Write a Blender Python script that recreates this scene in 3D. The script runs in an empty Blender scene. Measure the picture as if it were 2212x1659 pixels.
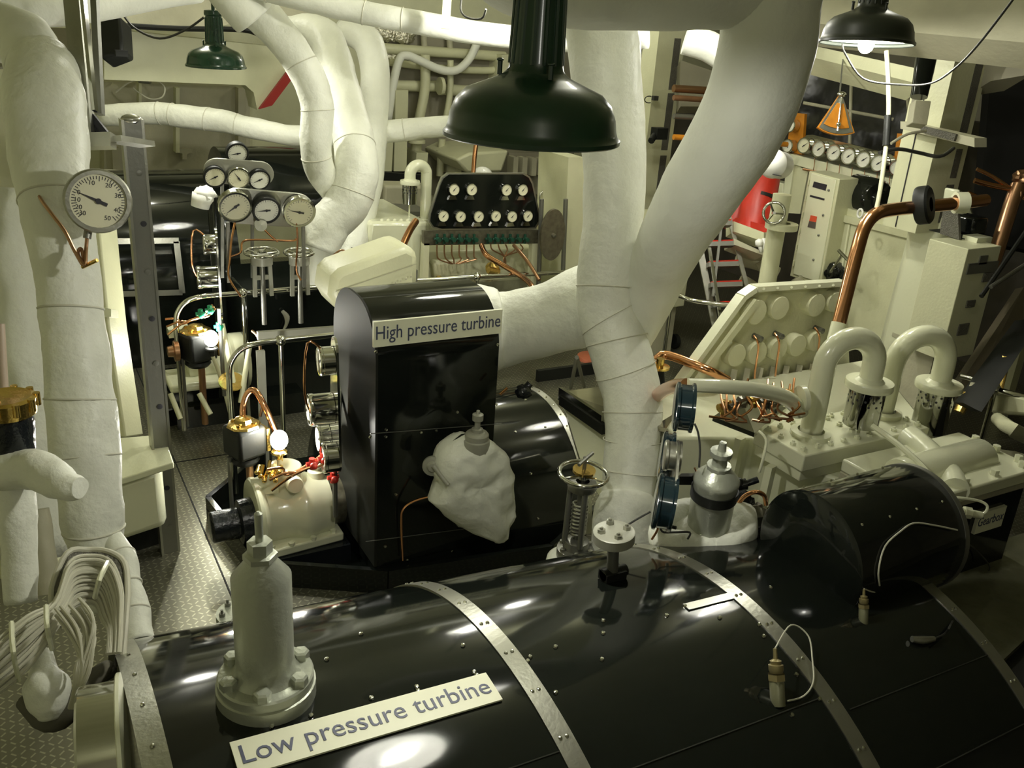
import bpy, math, random
from mathutils import Vector, Matrix, noise
from math import pi, sin, cos, radians, sqrt, atan2

scene = bpy.context.scene
COL = scene.collection
rnd = random.Random(7)

# ------------------------------------------------------------------ camera
F = 1955.0; CX = 1106.0; CY = 829.5
_p = radians(21.8); _r = radians(3.9)
_fh = Vector((0.5, 0.8660254, 0)); _rh = Vector((0.8660254, -0.5, 0)); _z = Vector((0, 0, 1))
FW = _fh*cos(_p) - _z*sin(_p)
UP0 = _fh*sin(_p) + _z*cos(_p)
RT = _rh*cos(_r) + UP0*sin(_r)
UP = UP0*cos(_r) - _rh*sin(_r)
EYE = Vector((0, 0, 2.8))
cam = bpy.data.objects.new('camera', bpy.data.cameras.new('camera'))
COL.objects.link(cam)
cam.matrix_world = Matrix(((RT.x, UP.x, -FW.x, EYE.x), (RT.y, UP.y, -FW.y, EYE.y), (RT.z, UP.z, -FW.z, EYE.z), (0, 0, 0, 1)))
cam.data.sensor_width = 36; cam.data.sensor_fit = 'HORIZONTAL'
cam.data.lens = F/2212*36
cam.data.clip_start = 0.05
scene.camera = cam

# measuring helpers: sight lines of the photograph met with planes of the room
def ray(x, y): return FW + RT*((x-CX)/F) + UP*((CY-y)/F)
def D(x, y, d): return EYE + ray(x, y)*d
def onX(x, y, X): r = ray(x, y); return EYE + r*(X/r.x)
def onY(x, y, Y): r = ray(x, y); return EYE + r*(Y/r.y)
def onZ(x, y, Z): r = ray(x, y); return EYE + r*((Z-2.8)/r.z)
def rp(px, d): return px*d/F
V = Vector

# ------------------------------------------------------------------ light and exposure
scene.view_settings.view_transform = 'Standard'
scene.view_settings.look = 'None'
scene.view_settings.gamma = 1
scene.view_settings.use_curve_mapping = False
scene.view_settings.exposure = 0.0
w = bpy.data.worlds.new('World'); scene.world = w; w.use_nodes = True
w.node_tree.nodes['Background'].inputs[0].default_value = (0.9, 0.95, 0.8, 1)
w.node_tree.nodes['Background'].inputs[1].default_value = 0.05

def light(name, loc, power, r=0.04, color=(1, .985, .88)):
    l = bpy.data.lights.new(name, 'POINT'); l.energy = power; l.shadow_soft_size = r; l.color = color
    o = bpy.data.objects.new(name, l); o.location = loc; COL.objects.link(o); return o
LAMPS = {
 'near': (D(1150, 318, 2.08), 40), 'left': (D(467, 150, 6.1), 42), 'right': (D(1871, 96, 4.1), 26),
 'behind_main': (D(1150, 8, 4.7), 48), 'behind_branch': (D(1600, 60, 5.6), 45),
 'bulb_near': (D(606, 958, 4.75), 22), 'bulb_far': (D(456, 735, 6.0), 16),
}
# unseen point lights added outside the frame to fill the room
light('deck_lamp_light', (2.2, 3.0, 3.6), 9, .12)
light('deck_lamp_light', (0.2, -0.9, 3.3), 18, .12)
light('deck_lamp_light', (3.6, 5.3, 3.5), 42, .12)
light('deck_lamp_light', (1.2, 7.6, 3.5), 36, .12)
light('deck_lamp_light', (4.6, 8.0, 3.4), 45, .12)
light('deck_lamp_light', (1.3, 5.4, 3.6), 12, .12)
light('deck_lamp_light', (4.3, 3.6, 3.5), 10, .12)

# ------------------------------------------------------------------ materials
MATS = {}
def mat(name, col, rough=.5, metal=0., bump=0., bscale=20., var=0., vscale=4., coat=0., emit=None, spec=.5, dist=.01, detail=4., vcol=None, trans=0.):
    m = bpy.data.materials.new(name); m.use_nodes = True; MATS[name] = m
    nt = m.node_tree; N = nt.nodes; L = nt.links; b = N['Principled BSDF']
    b.inputs['Base Color'].default_value = (*col, 1); b.inputs['Roughness'].default_value = rough
    b.inputs['Metallic'].default_value = metal; b.inputs['Coat Weight'].default_value = coat
    b.inputs['Coat Roughness'].default_value = .08
    b.inputs['Specular IOR Level'].default_value = spec
    b.inputs['Transmission Weight'].default_value = trans
    tc = N.new('ShaderNodeTexCoord')
    if bump:
        n = N.new('ShaderNodeTexNoise'); n.inputs['Scale'].default_value = bscale; n.inputs['Detail'].default_value = detail
        L.new(tc.outputs['Object'], n.inputs['Vector'])
        bp = N.new('ShaderNodeBump'); bp.inputs['Strength'].default_value = bump; bp.inputs['Distance'].default_value = dist
        L.new(n.outputs[0], bp.inputs['Height']); L.new(bp.outputs[0], b.inputs['Normal'])
    if var:
        n = N.new('ShaderNodeTexNoise'); n.inputs['Scale'].default_value = vscale; n.inputs['Detail'].default_value = 6
        L.new(tc.outputs['Object'], n.inputs['Vector'])
        r = N.new('ShaderNodeValToRGB'); r.color_ramp.elements[0].position = .35; r.color_ramp.elements[1].position = .7
        c2 = vcol or [c*(1-var) for c in col]
        r.color_ramp.elements[0].color = (*c2, 1); r.color_ramp.elements[1].color = (*col, 1)
        L.new(n.outputs[0], r.inputs[0]); L.new(r.outputs[0], b.inputs['Base Color'])
    if emit:
        b.inputs['Emission Color'].default_value = (*emit[:3], 1); b.inputs['Emission Strength'].default_value = emit[3]
    return m
cream = mat('cream_paint', (.66, .66, .44), .38, bump=.15, bscale=60, var=.12, vscale=3)
creamg = mat('cream_gloss_paint', (.72, .73, .53), .22, bump=.1, bscale=40, coat=.4)
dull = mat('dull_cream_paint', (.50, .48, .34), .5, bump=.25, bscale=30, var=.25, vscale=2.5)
darkcream = mat('shadowy_buff_paint', (.30, .28, .2), .6, var=.3, vscale=2)  # buff darkened in its colour to carry the shade of dim areas
lag = mat('white_lagging', (.80, .81, .71), .62, bump=.35, bscale=14, dist=.02, var=.06, vscale=5)
laggloss = mat('painted_lagging', (.80, .81, .70), .45, bump=.5, bscale=22, dist=.015, var=.08, vscale=6)
seam = mat('lagging_seam', (.6, .59, .48), .7)
black = mat('black_gloss_paint', (.006, .0075, .006), .08, bump=.03, bscale=4, spec=.42, detail=2)
blackm = mat('black_matt_paint', (.012, .013, .011), .5, bump=.1, spec=.25)
blackh = mat('black_thick_paint', (.01, .012, .014), .18, bump=.8, bscale=45, dist=.006)
steel = mat('brushed_steel', (.45, .45, .38), .33, .9, bump=.08, bscale=80, var=.2, vscale=7)
dsteel = mat('dark_steel', (.22, .22, .19), .38, .7, bump=.1, bscale=50)
chrome = mat('chrome', (.62, .62, .57), .1, 1.)
silver = mat('silver_grey_paint', (.42, .44, .36), .34, .4, bump=.15, bscale=70, coat=.2)
greyp = mat('grey_paint', (.36, .36, .29), .4, .1, bump=.1, bscale=40, var=.15)
brass = mat('brass', (.75, .52, .16), .2, 1., bump=.15, bscale=60)
copper = mat('copper', (.72, .36, .18), .16, 1.)
bronze = mat('dull_copper', (.42, .24, .13), .3, .9)
green = mat('green_enamel', (.01, .05, .024), .22, coat=.5, bump=.05, bscale=8, var=.3, vscale=12)
greend = mat('dark_green_enamel', (.012, .05, .024), .3, coat=.3, bump=.05, bscale=8, var=.35, vscale=9)
darkshade = mat('dark_lamp_shade', (.02, .025, .018), .4, var=.3, vscale=9)
whenamel = mat('white_enamel', (.85, .85, .8), .25)
dial = mat('dial_face', (.72, .70, .50), .45)
dialw = mat('white_dial_face', (.80, .80, .68), .45)
ink = mat('ink', (.015, .015, .02), .5)
navy = mat('navy_lettering', (.06, .07, .12), .5)
board = mat('label_board', (.80, .80, .60), .45)
red = mat('red_paint', (.55, .03, .015), .4, var=.2)
orange = mat('orange_varnished_wood', (.72, .27, .02), .35, var=.3, vscale=8)
wood = mat('brown_wood', (.22, .11, .05), .5, var=.3, vscale=10)
greenv = mat('green_valve_paint', (.01, .22, .1), .3)
foil = mat('crumpled_foil', (.75, .73, .6), .2, .9, bump=1., bscale=28, dist=.03)
plastic = mat('black_plastic_sheeting', (.004, .004, .004), .3, bump=.5, bscale=3, dist=.05, detail=3)
cablem = mat('cable_grey', (.5, .49, .38), .5, bump=.1)
cabled = mat('dark_cable', (.03, .03, .025), .5)
meshd = mat('dark_perforated_plate', (.12, .115, .09), .6, bump=1., bscale=130, dist=.01)
sheetm = mat('dusty_clear_plastic', (.16, .16, .10), .18, var=.5, vscale=3, bump=.6, bscale=5, dist=.03)
mottled = mat('mottled_metal', (.16, .15, .1), .35, .4, var=.5, vscale=30)
bulbm = mat('lit_bulb', (1, 1, .95), .3, emit=(1, .98, .9, 45))
bulbdim = mat('lit_bulb_in_shade', (1, 1, .95), .3, emit=(1, .98, .9, 60))

# thin glass
glass = bpy.data.materials.new('gauge_glass'); glass.use_nodes = True
nt = glass.node_tree; nt.nodes.remove(nt.nodes['Principled BSDF'])
tr = nt.nodes.new('ShaderNodeBsdfTransparent'); gl = nt.nodes.new('ShaderNodeBsdfGlossy'); gl.inputs['Roughness'].default_value = .05
mx = nt.nodes.new('ShaderNodeMixShader'); fr = nt.nodes.new('ShaderNodeFresnel'); fr.inputs[0].default_value = 1.5
nt.links.new(fr.outputs[0], mx.inputs[0]); nt.links.new(tr.outputs[0], mx.inputs[1]); nt.links.new(gl.outputs[0], mx.inputs[2])
nt.links.new(mx.outputs[0], nt.nodes['Material Output'].inputs[0])

# chequer plate: raised bars in alternating directions
def chequer():
    m = mat('chequer_plate', (.20, .195, .145), .33, .75)
    nt = m.node_tree; N = nt.nodes; L = nt.links; b = N['Principled BSDF']
    tc = N.new('ShaderNodeTexCoord'); sp = N.new('ShaderNodeSeparateXYZ')
    mp = N.new('ShaderNodeMapping'); mp.inputs['Rotation'].default_value = (0, 0, radians(0)); mp.inputs['Scale'].default_value = (30, 30, 30)
    L.new(tc.outputs['Object'], mp.inputs[0]); L.new(mp.outputs[0], sp.inputs[0])
    def M(op, a, b_=None):
        n = N.new('ShaderNodeMath'); n.operation = op
        for i, v in enumerate((a, b_)):
            if v is None: continue
            if isinstance(v, (int, float)): n.inputs[i].default_value = v
            else: L.new(v, n.inputs[i])
        return n.outputs[0]
    x, y = sp.outputs[0], sp.outputs[1]
    fx, fy = M('FLOOR', x), M('FLOOR', y)
    p = M('SUBTRACT', M('SUBTRACT', x, fx), .5); q = M('SUBTRACT', M('SUBTRACT', y, fy), .5)
    par = M('FLOORED_MODULO', M('ADD', fx, fy), 2.0)
    s = M('SUBTRACT', M('MULTIPLY', par, 2.0), 1.0)
    sq = M('MULTIPLY', s, q)
    d1 = M('ABSOLUTE', M('MULTIPLY', M('ADD', p, sq), .7071)); d2 = M('ABSOLUTE', M('MULTIPLY', M('SUBTRACT', p, sq), .7071))
    k = M('MULTIPLY', M('LESS_THAN', d1, .38), M('LESS_THAN', d2, .10))
    mix = N.new('ShaderNodeMixRGB'); mix.inputs[1].default_value = (.19, .185, .135, 1); mix.inputs[2].default_value = (.40, .39, .28, 1)
    L.new(k, mix.inputs[0]); L.new(mix.outputs[0], b.inputs['Base Color'])
    bp = N.new('ShaderNodeBump'); bp.inputs['Strength'].default_value = .6; bp.inputs['Distance'].default_value = .004
    L.new(k, bp.inputs['Height']); L.new(bp.outputs[0], b.inputs['Normal'])
    return m
cheq = chequer()

# ------------------------------------------------------------------ mesh builder
class MB:
    def __init__(s): s.v = []; s.f = []; s.sm = []; s.mi = []; s.cur = 0
    def m(s, i): s.cur = i; return s
    def add(s, vs, fs, smooth=False):
        o = len(s.v); s.v += [Vector(a) for a in vs]
        for f in fs: s.f.append([i+o for i in f]); s.sm.append(smooth); s.mi.append(s.cur)
        return s
    def box(s, c, size, R=None):
        c = Vector(c); hx, hy, hz = [a/2 for a in size]
        vs = [Vector((x, y, z)) for x in (-hx, hx) for y in (-hy, hy) for z in (-hz, hz)]
        if R is not None: vs = [R @ a for a in vs]
        return s.add([c+a for a in vs], [(0,1,3,2),(4,6,7,5),(0,4,5,1),(2,3,7,6),(0,2,6,4),(1,5,7,3)])
    def bb(s, a, b):
        a = Vector(a); b = Vector(b); return s.box((a+b)/2, [abs(b[i]-a[i]) for i in range(3)])
    def bar(s, p0, p1, wd, th, up=(0, 0, 1)):
        p0 = Vector(p0); p1 = Vector(p1); d = (p1-p0); l = d.length; d.normalize(); u = Vector(up)
        x = d.cross(u)
        if x.length < 1e-4: x = d.cross(Vector((1, 0, 0)))
        x.normalize(); y = x.cross(d)
        R = Matrix((x, d, y)).transposed()
        return s.box((p0+p1)/2, (wd, l, th), R)
    def tube(s, pts, r, n=14, k=4, closed=False, cap=True, jit=0., smooth=True):
        pts = [Vector(a) for a in pts]
        rs = list(r) if isinstance(r, (list, tuple)) else [r]*len(pts)
        if k > 1 and len(pts) > 2:
            P = []; RR = []; m = len(pts)
            rng = range(m if closed else m-1)
            for i in rng:
                if closed: a, b, c, d = pts[(i-1) % m], pts[i], pts[(i+1) % m], pts[(i+2) % m]; r1, r2 = rs[i], rs[(i+1) % m]
                else: a, b, c, d = pts[max(i-1, 0)], pts[i], pts[i+1], pts[min(i+2, m-1)]; r1, r2 = rs[i], rs[i+1]
                for j in range(k):
                    t = j/k
                    P.append(.5*((2*b)+(c-a)*t+(2*a-5*b+4*c-d)*t*t+(3*b-a-3*c+d)*t**3)); RR.append(r1+(r2-r1)*(t*t*(3-2*t)))
            if not closed: P.append(pts[-1]); RR.append(rs[-1])
            pts, rs = P, RR
        m = len(pts); vs = []; up = None
        for i, p in enumerate(pts):
            if closed: t = pts[(i+1) % m]-pts[i-1]
            else: t = pts[min(i+1, m-1)]-pts[max(i-1, 0)]
            t.normalize()
            if up is None:
                up = t.orthogonal().normalized()
            up = (up - t*up.dot(t)); up = up.normalized() if up.length > 1e-6 else t.orthogonal().normalized()
            b = t.cross(up)
            for j in range(n):
                a = 2*pi*j/n; dv = up*cos(a)+b*sin(a); rr = rs[i]
                if jit: rr += jit*noise.noise((p+dv*rs[i])*9)*1.6 + jit*.6*noise.noise((p+dv*rs[i])*25)
                vs.append(p+dv*rr)
        fs = []
        for i in range(m if closed else m-1):
            for j in range(n):
                a = i*n+j; b = i*n+(j+1) % n; c = ((i+1) % m)*n+(j+1) % n; d = ((i+1) % m)*n+j
                fs.append((a, b, c, d))
        o = len(s.v); s.add(vs, fs, smooth)
        if cap and not closed:
            s.f.append([o+j for j in range(n)][::-1]); s.sm.append(False); s.mi.append(s.cur)
            s.f.append([o+(m-1)*n+j for j in range(n)]); s.sm.append(False); s.mi.append(s.cur)
        return s
    def cyl(s, p0, p1, r0, r1=None, n=20, cap=True): return s.tube([p0, p1], [r0, r0 if r1 is None else r1], n=n, k=1, cap=cap)
    def lathe(s, o, axis, prof, n=28, start=0, end=2*pi, smooth=True, scale=(1, 1)):
        o = Vector(o); ax = Vector(axis).normalized(); u = ax.orthogonal().normalized(); w_ = ax.cross(u)
        full = abs(end-start-2*pi) < 1e-6; cnt = n if full else n+1; vs = []
        for r_, h in prof:
            for j in range(cnt):
                a = start+(end-start)*j/n; vs.append(o+ax*h+(u*cos(a)*scale[0]+w_*sin(a)*scale[1])*max(r_, 1e-5))
        fs = []
        for i in range(len(prof)-1):
            for j in range(n):
                j2 = (j+1) % cnt; fs.append((i*cnt+j, i*cnt+j2, (i+1)*cnt+j2, (i+1)*cnt+j))
        return s.add(vs, fs, smooth)
    def prism(s, poly, th, o=(0, 0, 0), u=(1, 0, 0), v=(0, 0, 1)):
        o = Vector(o); u = Vector(u); v = Vector(v); nrm = u.cross(v).normalized(); n = len(poly)
        a = [o+u*p[0]+v*p[1] for p in poly]; b = [x+nrm*th for x in a]
        return s.add(a+b, [list(range(n))[::-1], list(range(n, 2*n))]+[(i, (i+1) % n, n+(i+1) % n, n+i) for i in range(n)])
    def solid(s, pts, th):   # polygon of world points given thickness vector
        n = len(pts); th = Vector(th)
        return s.add([Vector(p) for p in pts]+[Vector(p)+th for p in pts], [list(range(n))[::-1], list(range(n, 2*n))]+[(i, (i+1) % n, n+(i+1) % n, n+i) for i in range(n)])
    def sph(s, c, r, sc=(1, 1, 1), n=16, m=10, R=None, jit=0.):
        c = Vector(c); vs = []; fs = []
        for i in range(m+1):
            t = pi*i/m
            for j in range(n):
                a = 2*pi*j/n; p = Vector((sin(t)*cos(a)*sc[0], sin(t)*sin(a)*sc[1], cos(t)*sc[2]))*r
                if R is not None: p = R @ p
                if jit: p *= 1+jit*(noise.noise(p*7/ r*.4+c)+.5*noise.noise(p*18/r*.3+c))
                vs.append(c+p)
        for i in range(m):
            for j in range(n): fs.append((i*n+j, i*n+(j+1) % n, (i+1)*n+(j+1) % n, (i+1)*n+j))
        return s.add(vs, fs, True)
    def bolt(s, c, axis, r, h, n=6):
        c = Vector(c); ax = Vector(axis).normalized(); return s.tube([c, c+ax*h], [r, r], n=n, k=1, smooth=False)
    def rivets(s, pts, axis, r):
        for p in pts: s.lathe(p, axis, [(r, 0), (r*.8, r*.4), (r*.4, r*.7), (0, r*.8)], n=8)
        return s

TH = {}
def _tag(o, label=None, cat=None, group=None, kind=None):
    if label: o['label'] = label
    if cat: o['category'] = cat
    if group: o['group'] = group
    if kind: o['kind'] = kind
    return o
def _mesh(mb, name, mats, off):
    me = bpy.data.meshes.new(name)
    me.from_pydata([tuple(a-off) for a in mb.v], [], mb.f)
    for i, p in enumerate(me.polygons): p.use_smooth = mb.sm[i]; p.material_index = mb.mi[i]
    for m_ in (mats if isinstance(mats, (list, tuple)) else [mats]): me.materials.append(m_)
    me.update()
    import bmesh
    bm = bmesh.new(); bm.from_mesh(me); bmesh.ops.recalc_face_normals(bm, faces=bm.faces); bm.to_mesh(me); bm.free()
    if (mats[0] if isinstance(mats, (list, tuple)) else mats).name[:5] not in ('paint', 'white'): me.set_sharp_from_angle(angle=radians(38))
    return me
def thing(name, label, cat, loc, group=None):
    o = bpy.data.objects.new(name, None); o.empty_display_size = .05; COL.objects.link(o); o.location = loc
    _tag(o, label, cat, group); TH[o.name] = Vector(loc); o['_o'] = list(loc); return o
def origin(o):
    while o.parent: o = o.parent
    return Vector(o['_o']) if '_o' in o else Vector(o.location)
def part(mb, name, mats, parent, label=None, bevel=0., kind=None):
    off = origin(parent)
    o = bpy.data.objects.new(name, _mesh(mb, name, mats, off)); COL.objects.link(o); o.parent = parent
    if label: o['label'] = label
    if kind: o['kind'] = kind
    if bevel: _bev(o, bevel)
    return o
def _bev(o, w_):
    b = o.modifiers.new('bevel', 'BEVEL'); b.width = w_; b.segments = 2; b.limit_method = 'ANGLE'; b.angle_limit = radians(40)
def solo(mb, name, mats, label=None, cat=None, group=None, kind=None, bevel=0.):
    xs = [a.x for a in mb.v]; ys = [a.y for a in mb.v]; zs = [a.z for a in mb.v]
    off = Vector(((min(xs)+max(xs))/2, (min(ys)+max(ys))/2, min(zs)))
    o = bpy.data.objects.new(name, _mesh(mb, name, mats, off)); o.location = off; COL.objects.link(o)
    o['_o'] = list(off)
    _tag(o, label, cat, group, kind)
    if bevel: _bev(o, bevel)
    return o
def struct(mb, name, mats, bevel=0.): return solo(mb, name, mats, kind='structure', bevel=bevel)
def lmesh(mb, name, mats, parent, M, label=None):   # a part modelled in its own frame, placed by world matrix M
    o = bpy.data.objects.new(name, _mesh(mb, name, mats, Vector((0, 0, 0)))); COL.objects.link(o); o.parent = parent
    if label: o['label'] = label
    if M is not None:
        o.matrix_basis = Matrix.Translation(-origin(parent)) @ M
    return o
def frame(pos, nrm, up=(0, 0, 1)):
    z = Vector(nrm).normalized(); x = Vector(up).cross(z).normalized(); y = z.cross(x)
    M = Matrix((x, y, z)).transposed().to_4x4(); M.translation = Vector(pos); return M
def text_mb(mb, body, size, M, idx=0, ext=.0008, fn=None, align='CENTER'):
    cu = bpy.data.curves.new('t', 'FONT'); cu.body = body; cu.size = size; cu.extrude = ext; cu.align_x = align; cu.align_y = 'CENTER'; cu.resolution_u = 3
    ob = bpy.data.objects.new('t', cu); COL.objects.link(ob)
    dg = bpy.context.evaluated_depsgraph_get(); me = bpy.data.meshes.new_from_object(ob.evaluated_get(dg))
    bpy.data.objects.remove(ob); 
    vs = [Vector(v.co) for v in me.vertices]; fs = [list(p.vertices) for p in me.polygons]
    vs = [fn(v) for v in vs] if fn else [M @ v for v in vs]
    mb.m(idx).add(vs, fs); bpy.data.meshes.remove(me)

# gauge: case (part) > dial, needle, glass
_g = {}
def gauge(parent, pos, nrm, r, needle=.6, depth=.04, case=None, face=None, up=(0, 0, 1), glassy=False, numbers=None, name='gauge', ticks=22, bezel=.84, ring2=None):
    case = case or chrome; face = face or dial
    M = frame(pos, nrm, up); key = (round(r, 3), depth, case.name, bezel)
    if key not in _g:
        mb = MB(); mb.lathe((0, 0, 0), (0, 0, 1), [(0, 0), (r*.9, 0), (r*.96, .002), (r*.96, depth*.8), (r, depth*.85), (r, depth), (r*.95, depth+r*.06), (r*bezel, depth+r*.06), (r*bezel, depth*.9), (0, depth*.9)], n=32)
        _g[key] = _mesh(mb, name, case, Vector((0, 0, 0)))
    o = bpy.data.objects.new(name, _g[key]); COL.objects.link(o); o.parent = parent; o.matrix_basis = Matrix.Translation(-origin(parent)) @ M
    mb = MB(); zf = depth*.9+.001
    mb.lathe((0, 0, 0), (0, 0, 1), [(r*bezel*.995, zf), (0, zf)], n=32, smooth=False)
    mb.m(1)
    for i in range(ticks):
        a = radians(225-270*i/(ticks-1)); l = .1 if i % 5 else .16; rr = r*bezel*.93
        c = Vector((cos(a), sin(a), 0)); t = Vector((-sin(a), cos(a), 0)); w_ = r*.012
        mb.add([c*rr-t*w_+_z*(zf+.0006), c*rr+t*w_+_z*(zf+.0006), c*(rr-l*r)+t*w_+_z*(zf+.0006), c*(rr-l*r)-t*w_+_z*(zf+.0006)], [(0, 1, 2, 3)])
    if numbers:
        for tx, a, rr in numbers:
            a = radians(a); text_mb(mb, tx, r*.2, Matrix.Translation((cos(a)*r*rr, sin(a)*r*rr, zf+.001)), 1, ext=.0003)
    dm = bpy.data.objects.new('dial', _mesh(mb, 'dial', [face, ink], Vector((0, 0, 0)))); COL.objects.link(dm); dm.parent = o
    mb = MB(); a = needle; c = Vector((cos(a), sin(a), 0)); t = Vector((-sin(a), cos(a), 0)); zz = _z*(zf+.003)
    mb.solid([c*r*bezel*.8+zz, t*r*.05+zz, -c*r*.28+t*r*.055+zz, -c*r*.28-t*r*.055+zz, -t*r*.05+zz], _z*.001)
    mb.cyl(zz, zz+_z*.003, r*.09, n=12)
    nm = bpy.data.objects.new('needle', _mesh(mb, 'needle', ink, Vector((0, 0, 0)))); COL.objects.link(nm); nm.parent = o
    if glassy:
        mb = MB(); zq = depth+r*.04
        mb.lathe((0, 0, 0), (0, 0, 1), [(r*bezel*.99, zq), (0, zq)], n=32, smooth=False)
        g_ = bpy.data.objects.new('glass', _mesh(mb, 'glass', glass, Vector((0, 0, 0)))); COL.objects.link(g_); g_.parent = o
    return o

def handwheel(parent, c, axis, r, rim=.011, spokes=5, m_=None, name='handwheel'):
    c = Vector(c); ax = Vector(axis).normalized(); u = ax.orthogonal().normalized(); v = ax.cross(u); mb = MB()
    mb.tube([c+(u*cos(2*pi*i/24)+v*sin(2*pi*i/24))*r for i in range(24)], rim, n=10, k=1, closed=True)
    for i in range(spokes):
        a = 2*pi*i/spokes+.3; mb.cyl(c-ax*rim*1.5, c+(u*cos(a)+v*sin(a))*r, rim*.75, rim*.6, n=8)
    mb.cyl(c-ax*rim*2.5, c+ax*rim*1.5, r*.2, r*.16, n=12)
    return part(mb, name, m_ or chrome, parent)

def pipe(name, pts, rpx, mats, label, cat='pipe', k=5, n=20, jit=0., group=None, seams=(), seamr=.004, parts=None, cap=True):
    """pts: (px, py, depth[, radius px])"""
    P = [D(p[0], p[1], p[2]) for p in pts]; R_ = [rp(p[3] if len(p) > 3 else rpx, p[2]) for p in pts]
    mb = MB(); mb.tube(P, R_, n=n, k=k, jit=jit, cap=cap)
    mb.m(1)
    for sfrac in seams:
        i = min(int(sfrac), len(P)-2); t = sfrac-i; c = P[i].lerp(P[i+1], t); d = (P[i+1]-P[i]).normalized(); rr = (R_[i]+(R_[i+1]-R_[i])*t)
        a = P[max(i-1, 0)]; b = P[i]; cc = P[i+1]; dd = P[min(i+2, len(P)-1)]
        c = .5*((2*b)+(cc-a)*t+(2*a-5*b+4*cc-dd)*t*t+(3*b-a-3*cc+dd)*t**3)
        tt = t+.02; c2 = .5*((2*b)+(cc-a)*tt+(2*a-5*b+4*cc-dd)*tt*tt+(3*b-a-3*cc+dd)*tt**3); d = (c2-c).normalized()
        d = (d+Vector((rnd.uniform(-.12, .12), rnd.uniform(-.12, .12), rnd.uniform(-.12, .12)))).normalized()
        u = d.orthogonal().normalized(); v = d.cross(u)
        mb.tube([c+(u*cos(2*pi*q/30)+v*sin(2*pi*q/30))*(rr+jit*1.0*noise.noise((c+(u*cos(2*pi*q/30)+v*sin(2*pi*q/30))*rr)*9)) for q in range(30)], seamr, n=5, k=1, closed=True)
    return solo(mb, name, (mats if isinstance(mats, list) else [mats, seam]), label, cat, group)

# ================================================================== SETTING
def polyY(mb, px, Y, th): return mb.solid([onY(x, y, Y) for x, y in px], (0, th, 0))
def polyX(mb, px, X, th): return mb.solid([onX(x, y, X) for x, y in px], (th, 0, 0))
def boxp(mb, p, q): return mb.bb(p, q)

struct(MB().bb((-2, -2, -.1), (10, 11.2, 0)), 'floor', cheq)
struct(MB().bb((-2, -2, 3.8), (10, 11.2, 3.9)), 'ceiling', cream)
struct(MB().bb((-2, 10.6, 0), (10, 10.75, 3.8)), 'wall_back', cream)
struct(MB().bb((-1.6, -2, 0), (-1.45, 10.6, 3.8)), 'wall_left', cream)
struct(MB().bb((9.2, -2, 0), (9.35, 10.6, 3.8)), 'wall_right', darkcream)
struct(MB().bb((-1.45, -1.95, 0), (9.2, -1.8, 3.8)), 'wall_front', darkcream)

# floor plate seams
def seamline(a, b): struct(MB().bar(a, b, .008, .004), 'trim', blackm)
seamline((.75, 9.5, .002), (.75, 2.2, .002)); seamline((-.4, 5.6, .002), (1.2, 5.6, .002)); seamline((5.2, 9, .002), (5.2, 2.6, .002))

# ================================================================== LOW PRESSURE TURBINE
CY0, CZ0 = 1.59, .335
def Rlp(x):
    ks = [(-.2, 1.055), (.12, 1.055), (.946, 1.02), (1.70, .977), (2.36, .935), (3, .91)]
    for (a, r), (b, s) in zip(ks, ks[1:]):
        if x <= b: return r+(s-r)*(x-a)/(b-a)
    return .91
def P_lp(x, th, h=0.): r = Rlp(x)+h; return V((x, CY0-r*cos(th), CZ0+r*sin(th)))
def on_lp(px, py):
    r = ray(px, py); R_ = 1.0
    for _ in range(4):
        qa = r.y**2+r.z**2; qb = 2*(r.y*(-CY0)+r.z*(2.8-CZ0)); qc = CY0**2+(2.8-CZ0)**2-R_**2
        dd = max(qb*qb-4*qa*qc, 0); s = (-qb-sqrt(dd))/(2*qa); p = EYE+r*s; R_ = Rlp(p.x)
    return p.x, atan2(p.z-CZ0, -(p.y-CY0)), p
def arc_strip(mb, x0, x1, t0, t1, h0, h1, n=60, nx=1):
    vs = []; 
    for i in range(n+1):
        t = t0+(t1-t0)*i/n
        for x, h in ((x0, h0), (x0, h1), (x1, h1), (x1, h0)): vs.append(P_lp(x, t, h))
    fs = []
    for i in range(n):
        for j in range(4): fs.append((i*4+j, i*4+(j+1) % 4, i*4+4+(j+1) % 4, i*4+4+j))
    fs += [(0, 1, 2, 3), (n*4, n*4+3, n*4+2, n*4+1)]
    return mb.add(vs, fs)
T0, T1 = radians(-18), radians(198)
lp = thing('low_pressure_turbine', 'huge black gloss cylindrical low pressure turbine casing in the foreground with steel straps', 'turbine', (1.3, 1.59, 0))
mb = MB(); xs = [.12, .5, .946, 1.3, 1.70, 2.05, 2.383]; n = 96; vs = []
for x in xs:
    for i in range(n+1): vs.append(P_lp(x, T0+(T1-T0)*i/n))
fs = [(a*(n+1)+i, a*(n+1)+i+1, (a+1)*(n+1)+i+1, (a+1)*(n+1)+i) for a in range(len(xs)-1) for i in range(n)]
mb.add(vs, fs, True)
mb.add([P_lp(.12, T0+(T1-T0)*i/n) for i in range(n+1)], [list(range(n+1))]); mb.add([P_lp(2.383, T0+(T1-T0)*i/n) for i in range(n+1)], [list(range(n+1))])
part(mb, 'casing', black, lp)
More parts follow.
